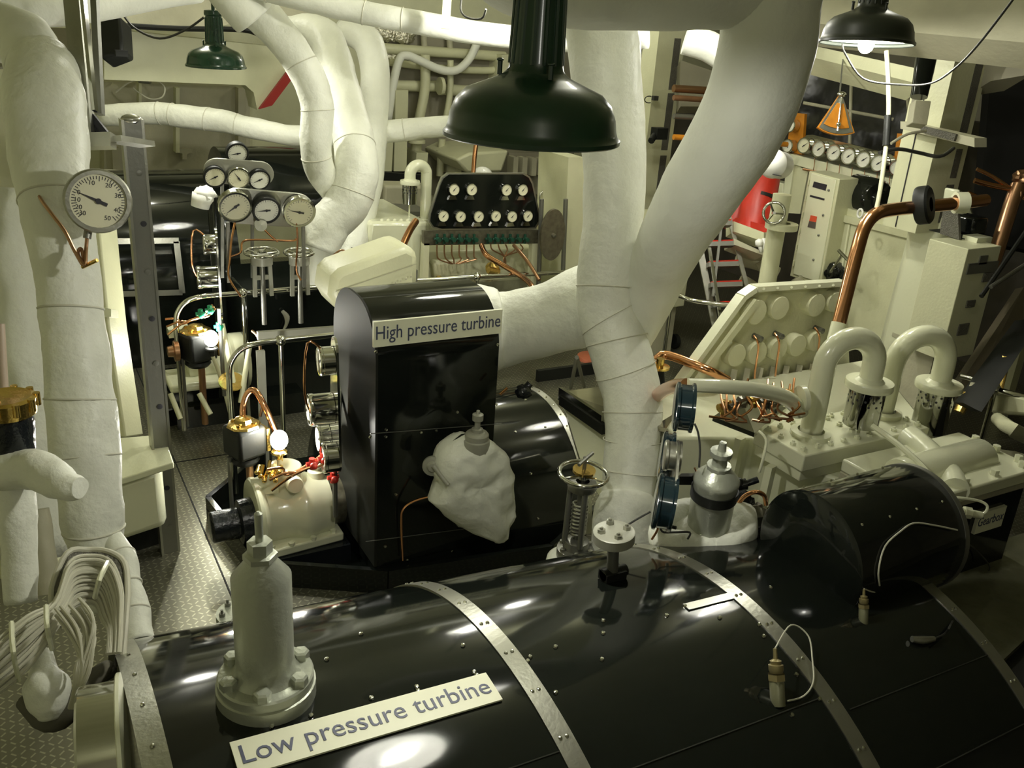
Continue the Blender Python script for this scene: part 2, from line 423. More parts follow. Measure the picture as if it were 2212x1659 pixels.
for X0, wd in ((.12, .055), (.946, .05), (1.70, .05), (2.36, .045)):
    mb = MB(); arc_strip(mb, X0-wd/2, X0+wd/2, T0, T1, -.001, .0035, 96)
    st = part(mb, 'steel_strap', steel, lp)
    mb = MB()
    for i in range(1, 24):
        t = radians(6+i*7.5)
        for dx in ((-.008, .008) if X0 > .5 else (0,)):
            p = P_lp(X0+dx*1.1, t, .0035); mb.lathe(p, (0, -cos(t), sin(t)), [(.0055, 0), (.004, .003), (0, .004)], n=8)
    part(mb, 'rivets', chrome, st, kind='stuff')
# panel seams along and across the casing, with screws
mb = MB()
for th, xa, xb in ((radians(67), .97, 1.68), (radians(72), .15, .92), (radians(52), 1.74, 2.34), (radians(64), 1.74, 2.34)):
    for i in range(12):
        x0 = xa+(xb-xa)*i/12; x1 = xa+(xb-xa)*(i+1)/12
        a, b = P_lp(x0, th, .0012), P_lp(x1, th, .0012); mb.bar(a, b, .0035, .002)
part(mb, 'panel_seams', mat('seam_line', (.02, .02, .015), .9, spec=.1), lp, kind='stuff')
mb = MB()
for px, py in [(706,1425),(1145,1420),(1140,1429),(1200,1398),(1024,1453),(1030,1460),(900,1485),(903,1494),(802,1509),(570,1532),(606,1541),(588,1571),(672,1547),(1303,1341),(1303,1368),(1200,1497),(1300,1425),(1440,1330),(1480,1310),(1665,1269),(1640,1350),(1555,1335),(1720,1458),(1770,1510),(1710,1545),(1650,1375),(1856,1294),(1862,1296),(780,1370),(1000,1395)]:
    x, t, p = on_lp(px, py); mb.lathe(P_lp(x, t, .001), (0, -cos(t), sin(t)), [(.0065, 0), (.005, .004), (0, .005)], n=8)
part(mb, 'screws', chrome, lp, kind='stuff')

j0, j1 = on_lp(1487, 1318), on_lp(1578, 1283)
mb = MB(); arc_strip(mb, j0[0], 1.675, (j0[1]+j1[1])/2-.014, (j0[1]+j1[1])/2+.014, .001, .004, 4)
part(mb, 'joint_strip', steel, lp)  # steel strip laid on to draw a reflection streak on the casing
# label plate lying on the casing
a = on_lp(497, 1612); b = on_lp(1046, 1458); c = on_lp(1088, 1514)
thc = (b[1]+c[1])/2; hw = abs(b[1]-c[1])/2*Rlp(.8)
xl = a[0]; xr = (b[0]+c[0])/2
sg = thing('low_pressure_turbine_sign', 'white sign reading Low pressure turbine lying on the black foreground casing', 'sign', P_lp((xl+xr)/2, thc), 'name signs')
mb = MB(); hwth = hw/Rlp(.8)
arc_strip(mb, xl, xr, thc-hwth, thc+hwth, .002, .007, 8)
part(mb, 'board', board, sg)
mb = MB()
text_mb(mb, 'Low pressure turbine', hw*1.52, None, 0, ext=.0006, fn=lambda v: P_lp((xl+xr)/2+v.x*1.0, thc+(v.y+hw*.05)/Rlp(.8), .0078+v.z))
xsn = [q.x for q in mb.v]; sc = (xr-xl)*.955/(max(xsn)-min(xsn)); xc = (max(xsn)+min(xsn))/2
for q in mb.v: q.x = (q.x-xc)*sc+(xl+xr)/2
part(mb, 'lettering', navy, sg)

# tall silver cylinder valve on round flange standing on the LP turbine
x, t, p0 = on_lp(576, 1497)
base = V((p0.x, p0.y, p0.z+.028)); dd = (base-EYE).dot(FW)
nrm = V((0, 0, 1))
tv = thing('relief_valve', 'tall silver grey cylindrical valve with cone top and spindle on round bolted flange', 'valve', base)
def relpx(pb, d, px): return rp(px, d)
H_ = .42; rr = .0625
part(MB().lathe(base, nrm, [(0, -.10), (.118, -.10), (.112, -.05), (0, -.05)], n=40), 'pad', black, tv)
part(MB().lathe(base, nrm, [(.005, .055), (.001, .06)], n=8), 'gasket', dsteel, tv) if False else None
mb = MB().lathe(base, nrm, [(0, -.05), (.108, -.05), (.108, .004), (.104, .006), (.104, .026), (.100, .03), (.07, .03)], n=40); fl = part(mb, 'flange', silver, tv)
for i in range(6):
    a = 2*pi*i/6+.2; c = base+V((cos(a)*.086, sin(a)*.086, .0295)); part(MB().lathe(c, nrm, [(.019, 0), (.019, .017), (.014, .021), (0, .022)], n=6, smooth=False), 'bolt', silver, fl)
Ht = .335
part(MB().lathe(base, nrm, [(.076, .03), (.066, .045), (.0625, .065), (.0625, Ht-.055), (.030, Ht-.012), (.028, Ht-.002), (.0, Ht)], n=40), 'body', silver, tv)
part(MB().lathe(base, nrm, [(.036, Ht-.012), (.036, Ht), (.03, Ht+.003), (0, Ht+.004)], n=6, smooth=False), 'hex_cap', silver, tv)
part(MB().lathe(base, nrm, [(.026, Ht+.003), (.026, Ht+.03), (0, Ht+.032)], n=6, smooth=False), 'locknut', silver, tv)
part(MB().lathe(base, nrm, [(.0085, Ht+.03), (.0085, Ht+.095), (.003, Ht+.1), (0, Ht+.1)], n=12), 'spindle', silver, tv)

# flange just behind it
q = on_lp(500, 1320)[2]; q = D(518, 1322, 2.75)
fb = thing('blank_flange', 'small round flange with studs behind the tall silver valve', 'flange', q-V((0, 0, .15)))
part(MB().lathe(q, _z, [(.05, -.15), (.05, -.02), (.07, -.02), (.07, 0), (0, 0)], n=28), 'disc', silver, fb)
for i in range(6):
    a = 2*pi*i/6; c = q+V((cos(a)*.052, sin(a)*.052, -.001)); part(MB().lathe(c, _z, [(.009, 0), (.009, .012), (.004, .0125), (.004, .024), (0, .024)], n=6, smooth=False), 'stud', dsteel, fb)

# sensors standing on the turbine
def sensor(px, py, label, h, tilt, wire, s=1.0):
    p = on_lp(px, py)[2]; ax = V(tilt).normalized()
    t_ = thing('temperature_sensor', label, 'sensor', p, 'wired sensors on the casing')
    part(MB().lathe(p, ax, [(.019*s, -.01), (.019*s, .05*s), (.015*s, .055*s)], n=14), 'socket', mat('olive_fitting', (.17, .17, .10), .4, .3) if 'olive_fitting' not in MATS else MATS['olive_fitting'], t_)
    part(MB().lathe(p, ax, [(.023*s, .052*s), (.023*s, .068*s)], n=6, smooth=False).lathe(p, ax, [(.016*s, .07*s), (.019*s, .078*s), (.019*s, .09*s), (.013*s, .092*s), (.015*s, .1*s), (.006*s, .105*s), (.005*s, .13*s), (0, .13*s)], n=14), 'plug', mat('dull_brass', (.32, .27, .13), .4, .6) if 'dull_brass' not in MATS else MATS['dull_brass'], t_)
    pts = [p+ax*.13*s]+[on_lp(a, b)[2]+V((0, 0, hh)) for a, b, hh in wire]
    part(MB().tube(pts, .0022, n=6, k=6), 'lead', cablem, t_)
sensor(1680, 1515, 'brass and grey sensor plug with looped lead on the black casing', .13, (.15, .45, .9), [(1700, 1390, .06), (1740, 1400, .04), (1752, 1440, .02), (1755, 1480, .01), (1735, 1510, .01), (1700, 1518, .005)])
sensor(1865, 1340, 'dim green grey sensor in the shadow under the small drum', .1, (.1, .3, .9), [(1895, 1290, .03), (1893, 1240, .1)], .7)
# corner cable with a plug on the right
cb = thing('thermocouple_lead', 'thin lead with ribbed plug trailing over the right edge of the black casing', 'cable', D(1975, 1390, 2.2))
pp = [on_lp(x, y)[2]+V((0, 0, .012)) for x, y in ((1968, 1388), (1990, 1390), (2015, 1387), (2040, 1375), (2055, 1350))]
part(MB().tube(pp[:3], [.009, .012, .008], n=10, k=3), 'plug', steel, cb)
part(MB().tube(pp[2:]+[onZ(2075, 1310, .7), onZ(2120, 1250, .75), onZ(2138, 1225, .8), onZ(2110, 1190, .9), onZ(2085, 1170, 1.0)], .003, n=6, k=4), 'lead', cabled, cb)

# narrow cross-shaped test valve on the casing (bolted flange on stem)
p = on_lp(1322, 1250)[2]; q = D(1326, 1160, (p-EYE).dot(FW)-.06)
tvv = thing('flanged_standpipe', 'small bolted disc flange on a dark stem at the back of the black casing', 'flange', p)
ax = (q-p).normalized(); L_ = (q-p).length
part(MB().box(p+V((0, 0, .015)), (.07, .045, .03)).cyl(p-V((.035, 0, -.02)), p+V((.045, 0, .02)), .018, n=12), 'saddle', blackm, tvv)
part(MB().cyl(p, q, .017, n=14), 'stem', dsteel, tvv)
fl = part(MB().lathe(q, ax, [(0, -.012), (.058, -.012), (.06, -.01), (.06, .018), (.055, .021), (0, .021)], n=32), 'disc', greyp, tvv)
u = ax.orthogonal().normalized(); v = ax.cross(u)
for i in range(4):
    a = 2*pi*i/4+.5; c = q+ax*.0205+(u*cos(a)+v*sin(a))*.038; part(MB().lathe(c, ax, [(.0115, 0), (.0115, .012), (.006, .0125), (.005, .018), (0, .019)], n=6, smooth=False), 'bolt', steel, fl)

# small black drum on the far right end of the turbine
X0, X1 = 2.02, 2.50
c0 = V((X0, 1.62, 1.33)); Rd = .207
dr = thing('black_drum_cover', 'black gloss drum shaped cover lying across the right end of the big casing', 'cover', (2.3, 1.50, 1.0))
part(MB().lathe(c0, (1, 0, 0), [(0, -.01), (Rd*.5, -.008), (Rd*.93, 0), (Rd, .01), (Rd, X1-X0-.01), (Rd*.97, X1-X0), (0, X1-X0)], n=64), 'drum', black, dr)
part(MB().lathe(c0+V((X1-X0, 0, 0)), (1, 0, 0), [(Rd*1.0, -.012), (Rd*1.015, -.012), (Rd*1.015, .006), (Rd, .006)], n=64), 'rim', dsteel, dr)
mb = MB(); 
for i in range(4):
    for a in (1.0, 2.2): mb.lathe(c0+V((.06+i*.12, cos(a)*Rd, sin(a)*Rd)), (0, cos(a), sin(a)), [(.005, 0), (.003, .003), (0, .004)], n=6)
part(mb, 'screws', chrome, dr)
# wire lying over the drum
mb = MB()
def on_drum(px, py, h=.006):
    r = ray(px, py); o = EYE-c0; qa = r.y**2+r.z**2; qb = 2*(r.y*o.y+r.z*o.z); qc = o.y**2+o.z**2-(Rd+h)**2; ds = qb*qb-4*qa*qc
    s = (-qb-sqrt(max(ds, 0)))/(2*qa); return EYE+r*s
mb.tube([on_drum(x, y) for x, y in ((2068, 1145), (2020, 1135), (1975, 1130), (1945, 1148), (1912, 1180), (1898, 1230), (1900, 1265))], .0028, n=6, k=4)
solo(mb, 'wire', cablem, 'thin pale wire draped over the black drum cover', 'wire')

# ================================================================== HIGH PRESSURE TURBINE
hp = thing('high_pressure_turbine', 'black gloss high pressure turbine casing with tall rounded housing beyond the foreground turbine', 'turbine', (1.9, 4.3, 0))
def hpprof(yf, yb, zt, r, n=10):
    pts = [(yf, .16)]
    pts += [(yf+r-r*cos(radians(a)), zt-r+r*sin(radians(a))) for a in [90*i/n for i in range(n+1)]]
    pts += [(yb-r+r*sin(radians(a)), zt-r+r*cos(radians(a))) for a in [90*i/n for i in range(n+1)]]
    pts += [(yb, .16)]
    return pts
def extrX(mb, prof, x0, x1, cap=True, smooth=True):
    n = len(prof); a = [V((x0, y, z)) for y, z in prof]; b = [V((x1, y, z)) for y, z in prof]
    mb.add(a+b, [(i, i+1, n+i+1, n+i) for i in range(n-1)], smooth)
    if cap: mb.add(a, [list(range(n))]); mb.add(b, [list(range(n))])
    return mb
HX0, HX1 = 1.43, 2.07
prof = hpprof(3.74, 4.36, 1.535, .26)
part(extrX(MB(), prof, HX0, HX1), 'housing', black, hp)
part(extrX(MB(), prof, HX0-.012, HX0, True, False), 'end_plate', mat('end_plate_grey_black', (.014, .015, .012), .5, spec=.15), hp)
mb = MB()
Ry, Rz, RR = 4.38, .047, .64
arcp = [(Ry-RR*cos(radians(a)), Rz+RR*sin(radians(a))) for a in range(0, 181, 4)]
part(extrX(MB(), arcp, HX0+.02, 2.76), 'lower_casing', black, hp)
arco = [(Ry-(RR+.004)*cos(radians(a)), Rz+(RR+.004)*sin(radians(a))) for a in range(0, 181, 4)]
stp = part(extrX(MB(), arco, 2.715, 2.76), 'end_strap', steel, hp)
mb = MB()
for i in range(18):
    a = radians(12+i*8); mb.lathe((2.737, Ry-(RR+.004)*cos(a), Rz+(RR+.004)*sin(a)), (0, -cos(a), sin(a)), [(.007, 0), (.005, .004), (0, .005)], n=6)
part(mb, 'rivets', chrome, stp, kind='stuff')
mb = MB()
p, q = onY(822, 937, 3.735), onY(1090, 915, 3.735)
for (x0, y0, x1, y1) in ((800, 937, 1085, 915), (790, 1170, 1100, 1130)):
    mb.bar(onY(x0, y0, 3.737), onY(x1, y1, 3.737), .004, .003)
part(mb, 'panel_seams', dsteel, hp, kind='stuff')
mb = MB()
for px, py in ((834, 928), (833, 943), (910, 934), (943, 930), (855, 1068), (880, 1210), (800, 944), (978, 1191), (988, 890), (812, 760), (1075, 745), (832, 1180)):
    mb.lathe(onY(px, py, 3.738), (0, -1, 0), [(.009, 0), (.007, .005), (0, .006)], n=8)
for x in (2.2, 2.4, 2.6):
    for a in (15, 38, 62, 85): aa = radians(a); mb.lathe((x, Ry-RR*cos(aa), Rz+RR*sin(aa)), (0, -cos(aa), sin(aa)), [(.009, 0), (.006, .005), (0, .006)], n=8)
part(mb, 'screws', chrome, hp, kind='stuff')
# sign
sg = thing('high_pressure_turbine_sign', 'white sign reading High pressure turbine on the black housing in the middle', 'sign', (1.75, 3.735, 1.28), 'name signs')
tl, br = onY(806, 693, 3.73), onY(1085, 725, 3.73); bl = onY(812, 742, 3.73)
zt_, zb_ = tl.z-.005, (bl.z+br.z)/2
part(MB().bb((tl.x, 3.722, zb_), (HX1-.002, 3.738, zt_)), 'board', board, sg)
mb = MB(); M = frame(((tl.x+HX1)/2, 3.7205, (zt_+zb_)/2+.004), (0, -1, 0))
text_mb(mb, 'High pressure turbine', (zt_-zb_)*.76, M, 0, ext=.0008)
xs_ = [q.x for q in mb.v]; sc = (HX1-tl.x)*.965/(max(xs_)-min(xs_)); xc = (max(xs_)+min(xs_))/2
for q in mb.v: q.x = (q.x-xc)*sc+(tl.x+HX1)/2
part(mb, 'lettering', navy, sg)

# plinth tray under the HP turbine
pl = thing('turbine_bed_tray', 'black raised bed frame with upstand edge under the high pressure turbine', 'tray', (1.8, 4.3, 0))
pts = [onZ(450, 1085, .1), onZ(560, 1225, .1), onZ(838, 1245, .1), onZ(1190, 1190, .1), onZ(1290, 1100, .1)]
mb = MB()
for a, b in zip(pts, pts[1:]): mb.bar(a-V((0, 0, .03)), b-V((0, 0, .03)), .03, .14)
mb.bar(pts[0]-V((0, 0, .03)), V((1.3, 5.35, .07)), .03, .14)
part(mb, 'upstand', black, pl)
fl_ = [V((p.x, p.y, .0)) for p in pts]+[V((2.9, 5.3, 0)), V((1.2, 5.35, 0))]
part(MB().solid([p+V((0, 0, .006)) for p in fl_], (0, 0, .014)), 'bed', black, pl)

# white quilted lagging mitten hanging on the front of the HP turbine
lm = thing('lagged_valve', 'white lumpy plastered valve body with grey screwed cap in front of the high pressure turbine', 'valve', onY(1020, 1160, 3.55))
Yv = 3.52
outl = [(985, 948), (1010, 938), (1060, 950), (1090, 985), (1100, 1030), (1104, 1075), (1100, 1120), (1078, 1166), (1045, 1160), (990, 1130), (935, 1088), (933, 1072), (945, 1045), (938, 1015), (950, 975)]
cpt = onY(1030, 1040, Yv); ol = [onY(x, y, Yv+.05) for x, y in outl]
mb = MB(); n = len(ol); N2 = n*4
ring = []
for i in range(n):
    a, b, c, d = ol[i-1], ol[i], ol[(i+1) % n], ol[(i+2) % n]
    for j in range(4):
        t = j/4; ring.append(.5*((2*b)+(c-a)*t+(2*a-5*b+4*c-d)*t*t+(3*b-a-3*c+d)*t**3))
vs = []; fs = []; LV = 14
for side in (-1, 1):
    o = len(vs)
    for l in range(LV+1):
        ph = l/LV*pi/2; rr_ = cos(ph)**.7 if l < LV else 0.0
        for pnt in ring:
            q = cpt+(pnt-cpt)*rr_; yy = side*.13*sin(ph)**.8
            q = V((q.x, Yv+.05+yy, q.z)); nz = noise.noise(q*11)*.03+noise.noise(q*23)*.014; q = q+V((nz*.5, -side*0+nz*side, nz*.4))
            vs.append(q)
    for l in range(LV):
        for j in range(N2): fs.append((o+l*N2+j, o+l*N2+(j+1) % N2, o+(l+1)*N2+(j+1) % N2, o+(l+1)*N2+j))
mb.add(vs, fs, True); part(mb, 'lagging', laggloss, lm)
cb_ = onY(1029, 962, Yv)
part(MB().lathe(cb_, _z, [(.062, -.05), (.066, .0), (.064, .03), (.058, .035), (.058, .06), (.05, .07), (.03, .075), (.0, .076)], n=32), 'cap', greyp, lm)
part(MB().lathe(cb_, _z, [(.028, .07), (.028, .09), (.014, .093), (.014, .13), (.027, .135), (.027, .165), (.012, .17), (.008, .185), (0, .186)], n=16), 'screw', greyp, lm)
kc = onY(935, 1003, 3.6)
mb = MB().lathe(kc, (-.5, -1, .1), [(.0, 0), (.045, 0), (.05, .01), (.05, .03), (.03, .035), (.02, .05), (0, .05)], n=20).cyl(kc, kc+V((.05, -.03, -.01)), .02, n=12).cyl(kc+V((-.02, -.05, .02)), kc+V((.03, -.12, -.06)), .012, n=10)
part(mb, 'side_stub', greyp, lm)
part(MB().tube([onY(940, 1070, 3.6), onY(900, 1080, 3.66), onY(872, 1098, 3.7), onY(867, 1130, 3.71), onY(870, 1210, 3.715)], .006, n=8, k=5), 'copper_line', copper, lm)

# ================================================================== THE BIG WHITE CROSSOVER PIPES
xp = thing('crossover_steam_pipe', 'giant white lagged steam pipe splitting into a Y and joining the high pressure turbine', 'pipe', onZ(1350, 1130, .2))
def pp_(lst): return [D(a, b, c) for a, b, c, r in lst], [rp(r, c) for a, b, c, r in lst]
# vertical leg and its continuation down
P_, R_ = pp_([(1275, -60, 3.75, 82), (1300, 60, 3.85, 80), (1312, 200, 3.95, 76), (1326, 340, 4.05, 68), (1324, 480, 4.15, 65), (1310, 600, 4.25, 64), (1312, 680, 4.3, 63), (1345, 775, 4.3, 66), (1366, 870, 4.25, 63), (1366, 960, 4.2, 60), (1358, 1050, 4.15, 58), (1352, 1110, 4.1, 56)])
leg = part(MB().tube(P_, R_, n=40, k=6, jit=.004), 'vertical_leg', laggloss, xp)
P_, R_ = pp_([(1640, -330, 2.9, 110), (1668, -160, 3.0, 108), (1668, 0, 3.1, 105), (1650, 130, 3.2, 103), (1600, 270, 3.35, 98), (1520, 400, 3.6, 88), (1456, 510, 3.9, 74), (1415, 600, 4.2, 64), (1375, 690, 4.4, 56), (1340, 760, 4.45, 52)])
part(MB().tube(P_, R_, n=44, k=6, jit=.003), 'slanting_leg', lag, xp)
P_, R_ = pp_([(1000, -300, 3.3, 95), (1040, -160, 3.25, 95), (1110, -75, 3.15, 95), (1220, -45, 3.1, 98), (1400, -42, 3.05, 100), (1560, -45, 3.05, 102), (1680, -60, 3.08, 102)])
part(MB().tube(P_, R_, n=40, k=6, jit=.003), 'top_leg', lag, xp)
P_ = [V((2.05, 4.03, 1.27)), V((2.11, 4.02, 1.275)), V((2.17, 4.0, 1.28)), V((2.22, 3.98, 1.285)), V((2.30, 3.92, 1.32)), V((2.42, 3.82, 1.38)), V((2.55, 3.70, 1.47)), V((2.66, 3.60, 1.53)), V((2.72, 3.56, 1.56))]; R_ = [.245, .243, .225, .20, .19, .19, .21, .22, .12]
part(MB().tube(P_, R_, n=40, k=5, jit=.004), 'turbine_branch', laggloss, xp)
# seams
for y_, sl, ys in ((640, 10, 0), (672, 18, 0), (720, 34, 0), (790, 30, 0), (900, 10, 0), (985, 6, 0)):
    pass
def ringseam(P0, P1, r, tilt):
    d = (P1-P0).normalized(); d = (d+tilt).normalized(); u = d.orthogonal().normalized(); v = d.cross(u)
    return [P0+(u*cos(2*pi*q/36)+v*sin(2*pi*q/36))*r for q in range(36)]
mb = MB()
for (px, py, qx, qy, d, r, tl) in ((1310, 620, 1310, 660, 4.24, 64.5, (0, .1, .05)), (1316, 690, 1335, 750, 4.3, 65, (.1, 0, .25)), (1332, 735, 1350, 790, 4.3, 67, (-.1, .1, .1)), (1352, 800, 1362, 860, 4.28, 66.5, (.2, 0, 0)), (1366, 890, 1366, 940, 4.24, 64, (0, 0, 0)), (1366, 950, 1362, 1000, 4.21, 62, (.1, .1, 0)), (1360, 1020, 1356, 1060, 4.17, 60.5, (0, 0, 0))):
    mb.tube(ringseam(D(px, py, d), D(qx, qy, d), rp(r, d)+.002, V(tl)), .0025, n=5, k=1, closed=True)
part(mb, 'wrap_seams', seam, leg)
mb = MB(); c = D(1352, 1085, 4.12)
mb.tube([D(1352, 1070, 4.12), D(1350, 1100, 4.1), D(1345, 1150, 4.08), D(1340, 1230, 4.05)], [rp(58, 4.1), rp(64, 4.1), rp(66, 4.1), rp(66, 4.1)], n=30, k=3, jit=.008)
part(mb, 'base_collar', laggloss, xp)

# handwheel valve beside the pipe base
vb = D(1240, 1185, 3.95); vt = D(1262, 1050, 3.8); ax = _z
vt = V((vb.x, vb.y, vt.z)); vt = V((D(1258, 1050, 3.9)))
vb = V((vt.x, vt.y, vt.z-.33))
hv = thing('spring_stop_valve', 'steel stop valve with chrome handwheel and exposed spring beside the white pipe base', 'valve', vb)
hwp = handwheel(hv, vt+V((0, 0, .06)), (0, -.08, 1), .105, .0095, 3)
part(MB().lathe(vt+V((0, 0, .07)), (0, -.08, 1), [(0, 0), (.05, 0), (.05, .012), (0, .014)], n=24), 'brass_disc', brass, hv)
part(MB().cyl(vt, vt+V((0, 0, .14)), .009, n=10).cyl(vt+V((-.05, -.03, .125)), vt+V((.05, .02, .14)), .008, n=10), 'tee_handle', dsteel, hv)
part(MB().lathe(vt, _z, [(.03, -.02), (.06, -.015), (.065, .0), (.06, .02), (.03, .025)], n=24), 'yoke_top', dsteel, hv)
mb = MB()
for a in (.6, 2.7, 4.4): mb.cyl(vb+V((cos(a)*.055, sin(a)*.055, .05)), vt+V((cos(a)*.05, sin(a)*.05, 0)), .013, n=10)
part(mb, 'yoke_columns', dsteel, hv)
mb = MB(); pts = []
for i in range(9*14): a = 2*pi*i/14; pts.append(vb+V((cos(a)*.032, sin(a)*.032, .09+.018*i/14)))
part(MB().tube(pts, .0065, n=6, k=1), 'spring', steel, hv)
part(MB().cyl(vb, vt, .016, n=12), 'spindle', dsteel, hv)
part(MB().lathe(vb, _z, [(0, -.05), (.085, -.05), (.085, .02), (.06, .025), (.055, .06), (.03, .07), (0, .07)], n=24), 'base_flange', dsteel, hv)
for i in range(6): a = 2*pi*i/6; part(MB().bolt(vb+V((cos(a)*.07, sin(a)*.07, .0195)), _z, .012, .014), 'nut', steel, hv)
part(MB().lathe(vb, _z, [(.0, -.02), (.10, -.02), (.125, -.04), (.135, -.1), (.14, -.25), (.14, -.6)], n=28), 'lagged_body', laggloss, hv)

# ================================================================== LAMPS
def lamp(key, label, loc, rad, shade_mat, stem_h, tilt=(0, 0, 1), power=None, glow=True, ribs=True):
    """loc: centre of the shade's rim"""
    loc = V(loc); ax = V(tilt).normalized(); s = rad/.2
    t = thing('pendant_lamp', label, 'lamp', loc, 'enamel pendant lamps')
    outer = [(.2, 0), (.2045, .003), (.2045, .012), (.198, .018), (.194, .03), (.19, .055), (.178, .085), (.155, .108), (.115, .124), (.088, .135), (.074, .142), (.066, .150)]
    inner = [(r-.004, h-.004 if h > .02 else h+.002) for r, h in outer][::-1]
    sh = part(MB().lathe(loc, ax, [(r*s, h*s) for r, h in outer]+[(r*s, h*s) for r, h in inner], n=56), 'shade', [shade_mat], t)
    part(MB().lathe(loc, ax, [((r-.0045)*s, (h-.006 if h > .02 else h+.001)*s) for r, h in outer[3:]]+[(0, .148*s)], n=48), 'reflector', whenamel, sh)
    st = MB().lathe(loc, ax, [(.070*s, .145*s), (.063*s, .155*s), (.060*s, .17*s), (.054*s, .33*s), (.060*s, .335*s), (.062*s, .345*s), (.06*s, .365*s), (.03*s, .37*s), (0, .37*s)], n=32)
    if ribs:
        for i in range(14):
            a = 2*pi*i/14; st.cyl(loc+ax*.165*s+V((cos(a)*.0585*s, sin(a)*.0585*s, 0)), loc+ax*.32*s+V((cos(a)*.0535*s, sin(a)*.0535*s, 0)), .0055*s, n=6)
    part(st, 'lamp_holder', [shade_mat], t)
    for a in (.4, 2.5, 4.6):
        c = loc+ax*.138*s+V((cos(a)*.082*s, sin(a)*.082*s, 0)); part(MB().cyl(c, c+ax*.03*s, .006*s, n=8).sph(c+ax*.032*s, .009*s, (1, 1, .5), 8, 5), 'wing_screw', shade_mat, t)
    part(MB().cyl(loc+ax*.33*s, loc+ax*(.33*s+stem_h), .012*s, n=10), 'stem', shade_mat, t)
    part(MB().sph(loc+ax*(.0 if key == 'right' else .03*s), .034*s, (1, 1, 1.15)).cyl(loc+ax*.05*s, loc+ax*.15*s, .014*s, n=12), 'bulb', bulbdim, t)
    light('lamp_light', loc-ax*(.045 if key == 'right' else .012), power or LAMPS[key][1], .03*s)
    return t
L0 = D(1147, 302, 2.05)
lamp('near', 'large dark green enamel pendant lamp hanging closest in front of the white pipes', L0, .196, greend, .95, (.0, .0, 1))
lamp('left', 'small bright green enamel pendant lamp at the upper left', D(467, 146, 6.1), .195, green, .6)
lt = lamp('right', 'dark pendant lamp with glaring lit bulb at the upper right', D(1871, 96, 4.0), .2, darkshade, .5, tilt=(.04, .075, 1))
lamp('behind_main', 'lit pendant lamp mostly hidden above the bright white pipe top centre', D(1085, -6, 5.0), .17, green, .5)
lamp('behind_branch', 'lit pendant lamp hidden behind the top of the slanting white pipe', D(1600, 35, 5.3), .2, green, .4)
# bulbs without shade
def bare(key, px, py, d, label, foot):
    c = D(px, py, d); t = thing('bare_bulb_lamp', label, 'lamp', foot, 'bare bulbs over the pump gauges')
    part(MB().sph(c+V((0, 0, .012)), .046, (1, 1, 1.2)), 'bulb', bulbm, t)
    part(MB().lathe(c, _z, [(.016, -.05), (.04, -.052), (.045, -.06), (.02, -.075), (.016, -.11), (0, -.11)], n=20), 'socket', brass if key == 'bulb_near' else blackm, t)
    part(MB().tube([c-V((0, 0, .1)), c*.5+foot*.5, foot], .013, n=10, k=3), 'post', cream, t)
    light('lamp_light', c+V((0, -.0, .085)), LAMPS[key][1], .03)
bare('bulb_near', 603, 955, 4.75, 'blazing bare bulb beside the nearer gauge rack', D(603, 1030, 4.75)+V((0, 0, -.1)))
bare('bulb_far', 456, 735, 5.95, 'blazing bare bulb beside the farther gauge rack on a cream post', onZ(500, 905, .1))

# lamp leads
solo(MB().tube([D(1820, 95, 4.0), D(1825, 115, 4.0), D(1865, 170, 4.0), D(1945, 183, 3.8), D(2010, 180, 3.6), D(2060, 150, 3.4), D(2110, 100, 3.2), D(2180, 10, 3.0), D(2230, -60, 2.9)], .0042, n=8, k=5), 'lamp_lead', cabled, 'dark sagging cable running from the right lamp to the top right corner', 'cable')
solo(MB().tube([D(258, 20, 6.3), D(290, 60, 6.3), D(345, 83, 6.2), D(400, 65, 6.15), D(440, 38, 6.1)], .008, n=8, k=5), 'lamp_lead', cabled, 'thin dark cable sagging from black box to the small green lamp', 'cable')
solo(MB().tube([D(1000, -20, 5.2), D(995, 20, 5.15), D(1010, 38, 5.1), D(1040, 40, 5.05), D(1050, 20, 5.0)], .006, n=8, k=4), 'lamp_lead', cabled, 'thin looping wire over the bright pipe top centre', 'cable')

# ================================================================== LEFT FOREGROUND
pipe('tall_steam_pipe', [(108, 118, 3.22, 30), (98, 128, 3.2, 56), (92, 165, 3.12, 74), (97, 230, 3.04, 84), (106, 320, 2.97, 82), (120, 430, 2.9, 76), (140, 560, 2.9, 66), (155, 680, 2.9, 64), (170, 820, 2.9, 68), (183, 960, 2.9, 72), (198, 1100, 2.9, 64), (212, 1200, 2.92, 58), (222, 1300, 2.95, 58)], 70, [laggloss, seam], 'wide white lagged pipe rising the full height at the left', k=6, n=36, jit=.006, seams=(5.05, 6.9, 8.3, 9.2, 10.4))
solo(MB().solid([D(-60, 55, 4.3), D(196, 62, 4.3), D(196, 125, 4.3), D(-60, 150, 4.3)], FW*.03), 'shaded_girder', darkcream, 'flat dark olive sheet that paints the shade above the wide white pipe at the top left', 'girder')  # dark sheet added to paint the shaded area above the pipe
mb = MB()
P1 = [D(20, 420, 3.4), D(30, 560, 3.4), D(50, 760, 3.4), D(70, 1000, 3.4), D(75, 1200, 3.4)]
mb.tube(P1, [.12, .12, .12, .12, .12], n=24, k=3, jit=.004)
solo(mb, 'steam_pipe', [laggloss], 'white lagged pipe at the far left edge, partly hidden by the wide pipe', 'pipe')
pipe('lagged_tail_pipe', [(236, 1150, 2.9, 22), (262, 1200, 2.85, 26), (280, 1270, 2.8, 28), (292, 1330, 2.75, 30), (302, 1390, 2.7, 32)], 28, [laggloss, seam], 'wrinkled white lagged hose end beside the cable bundle', k=5, n=24, jit=.006, seams=(1, 1.9, 2.8))
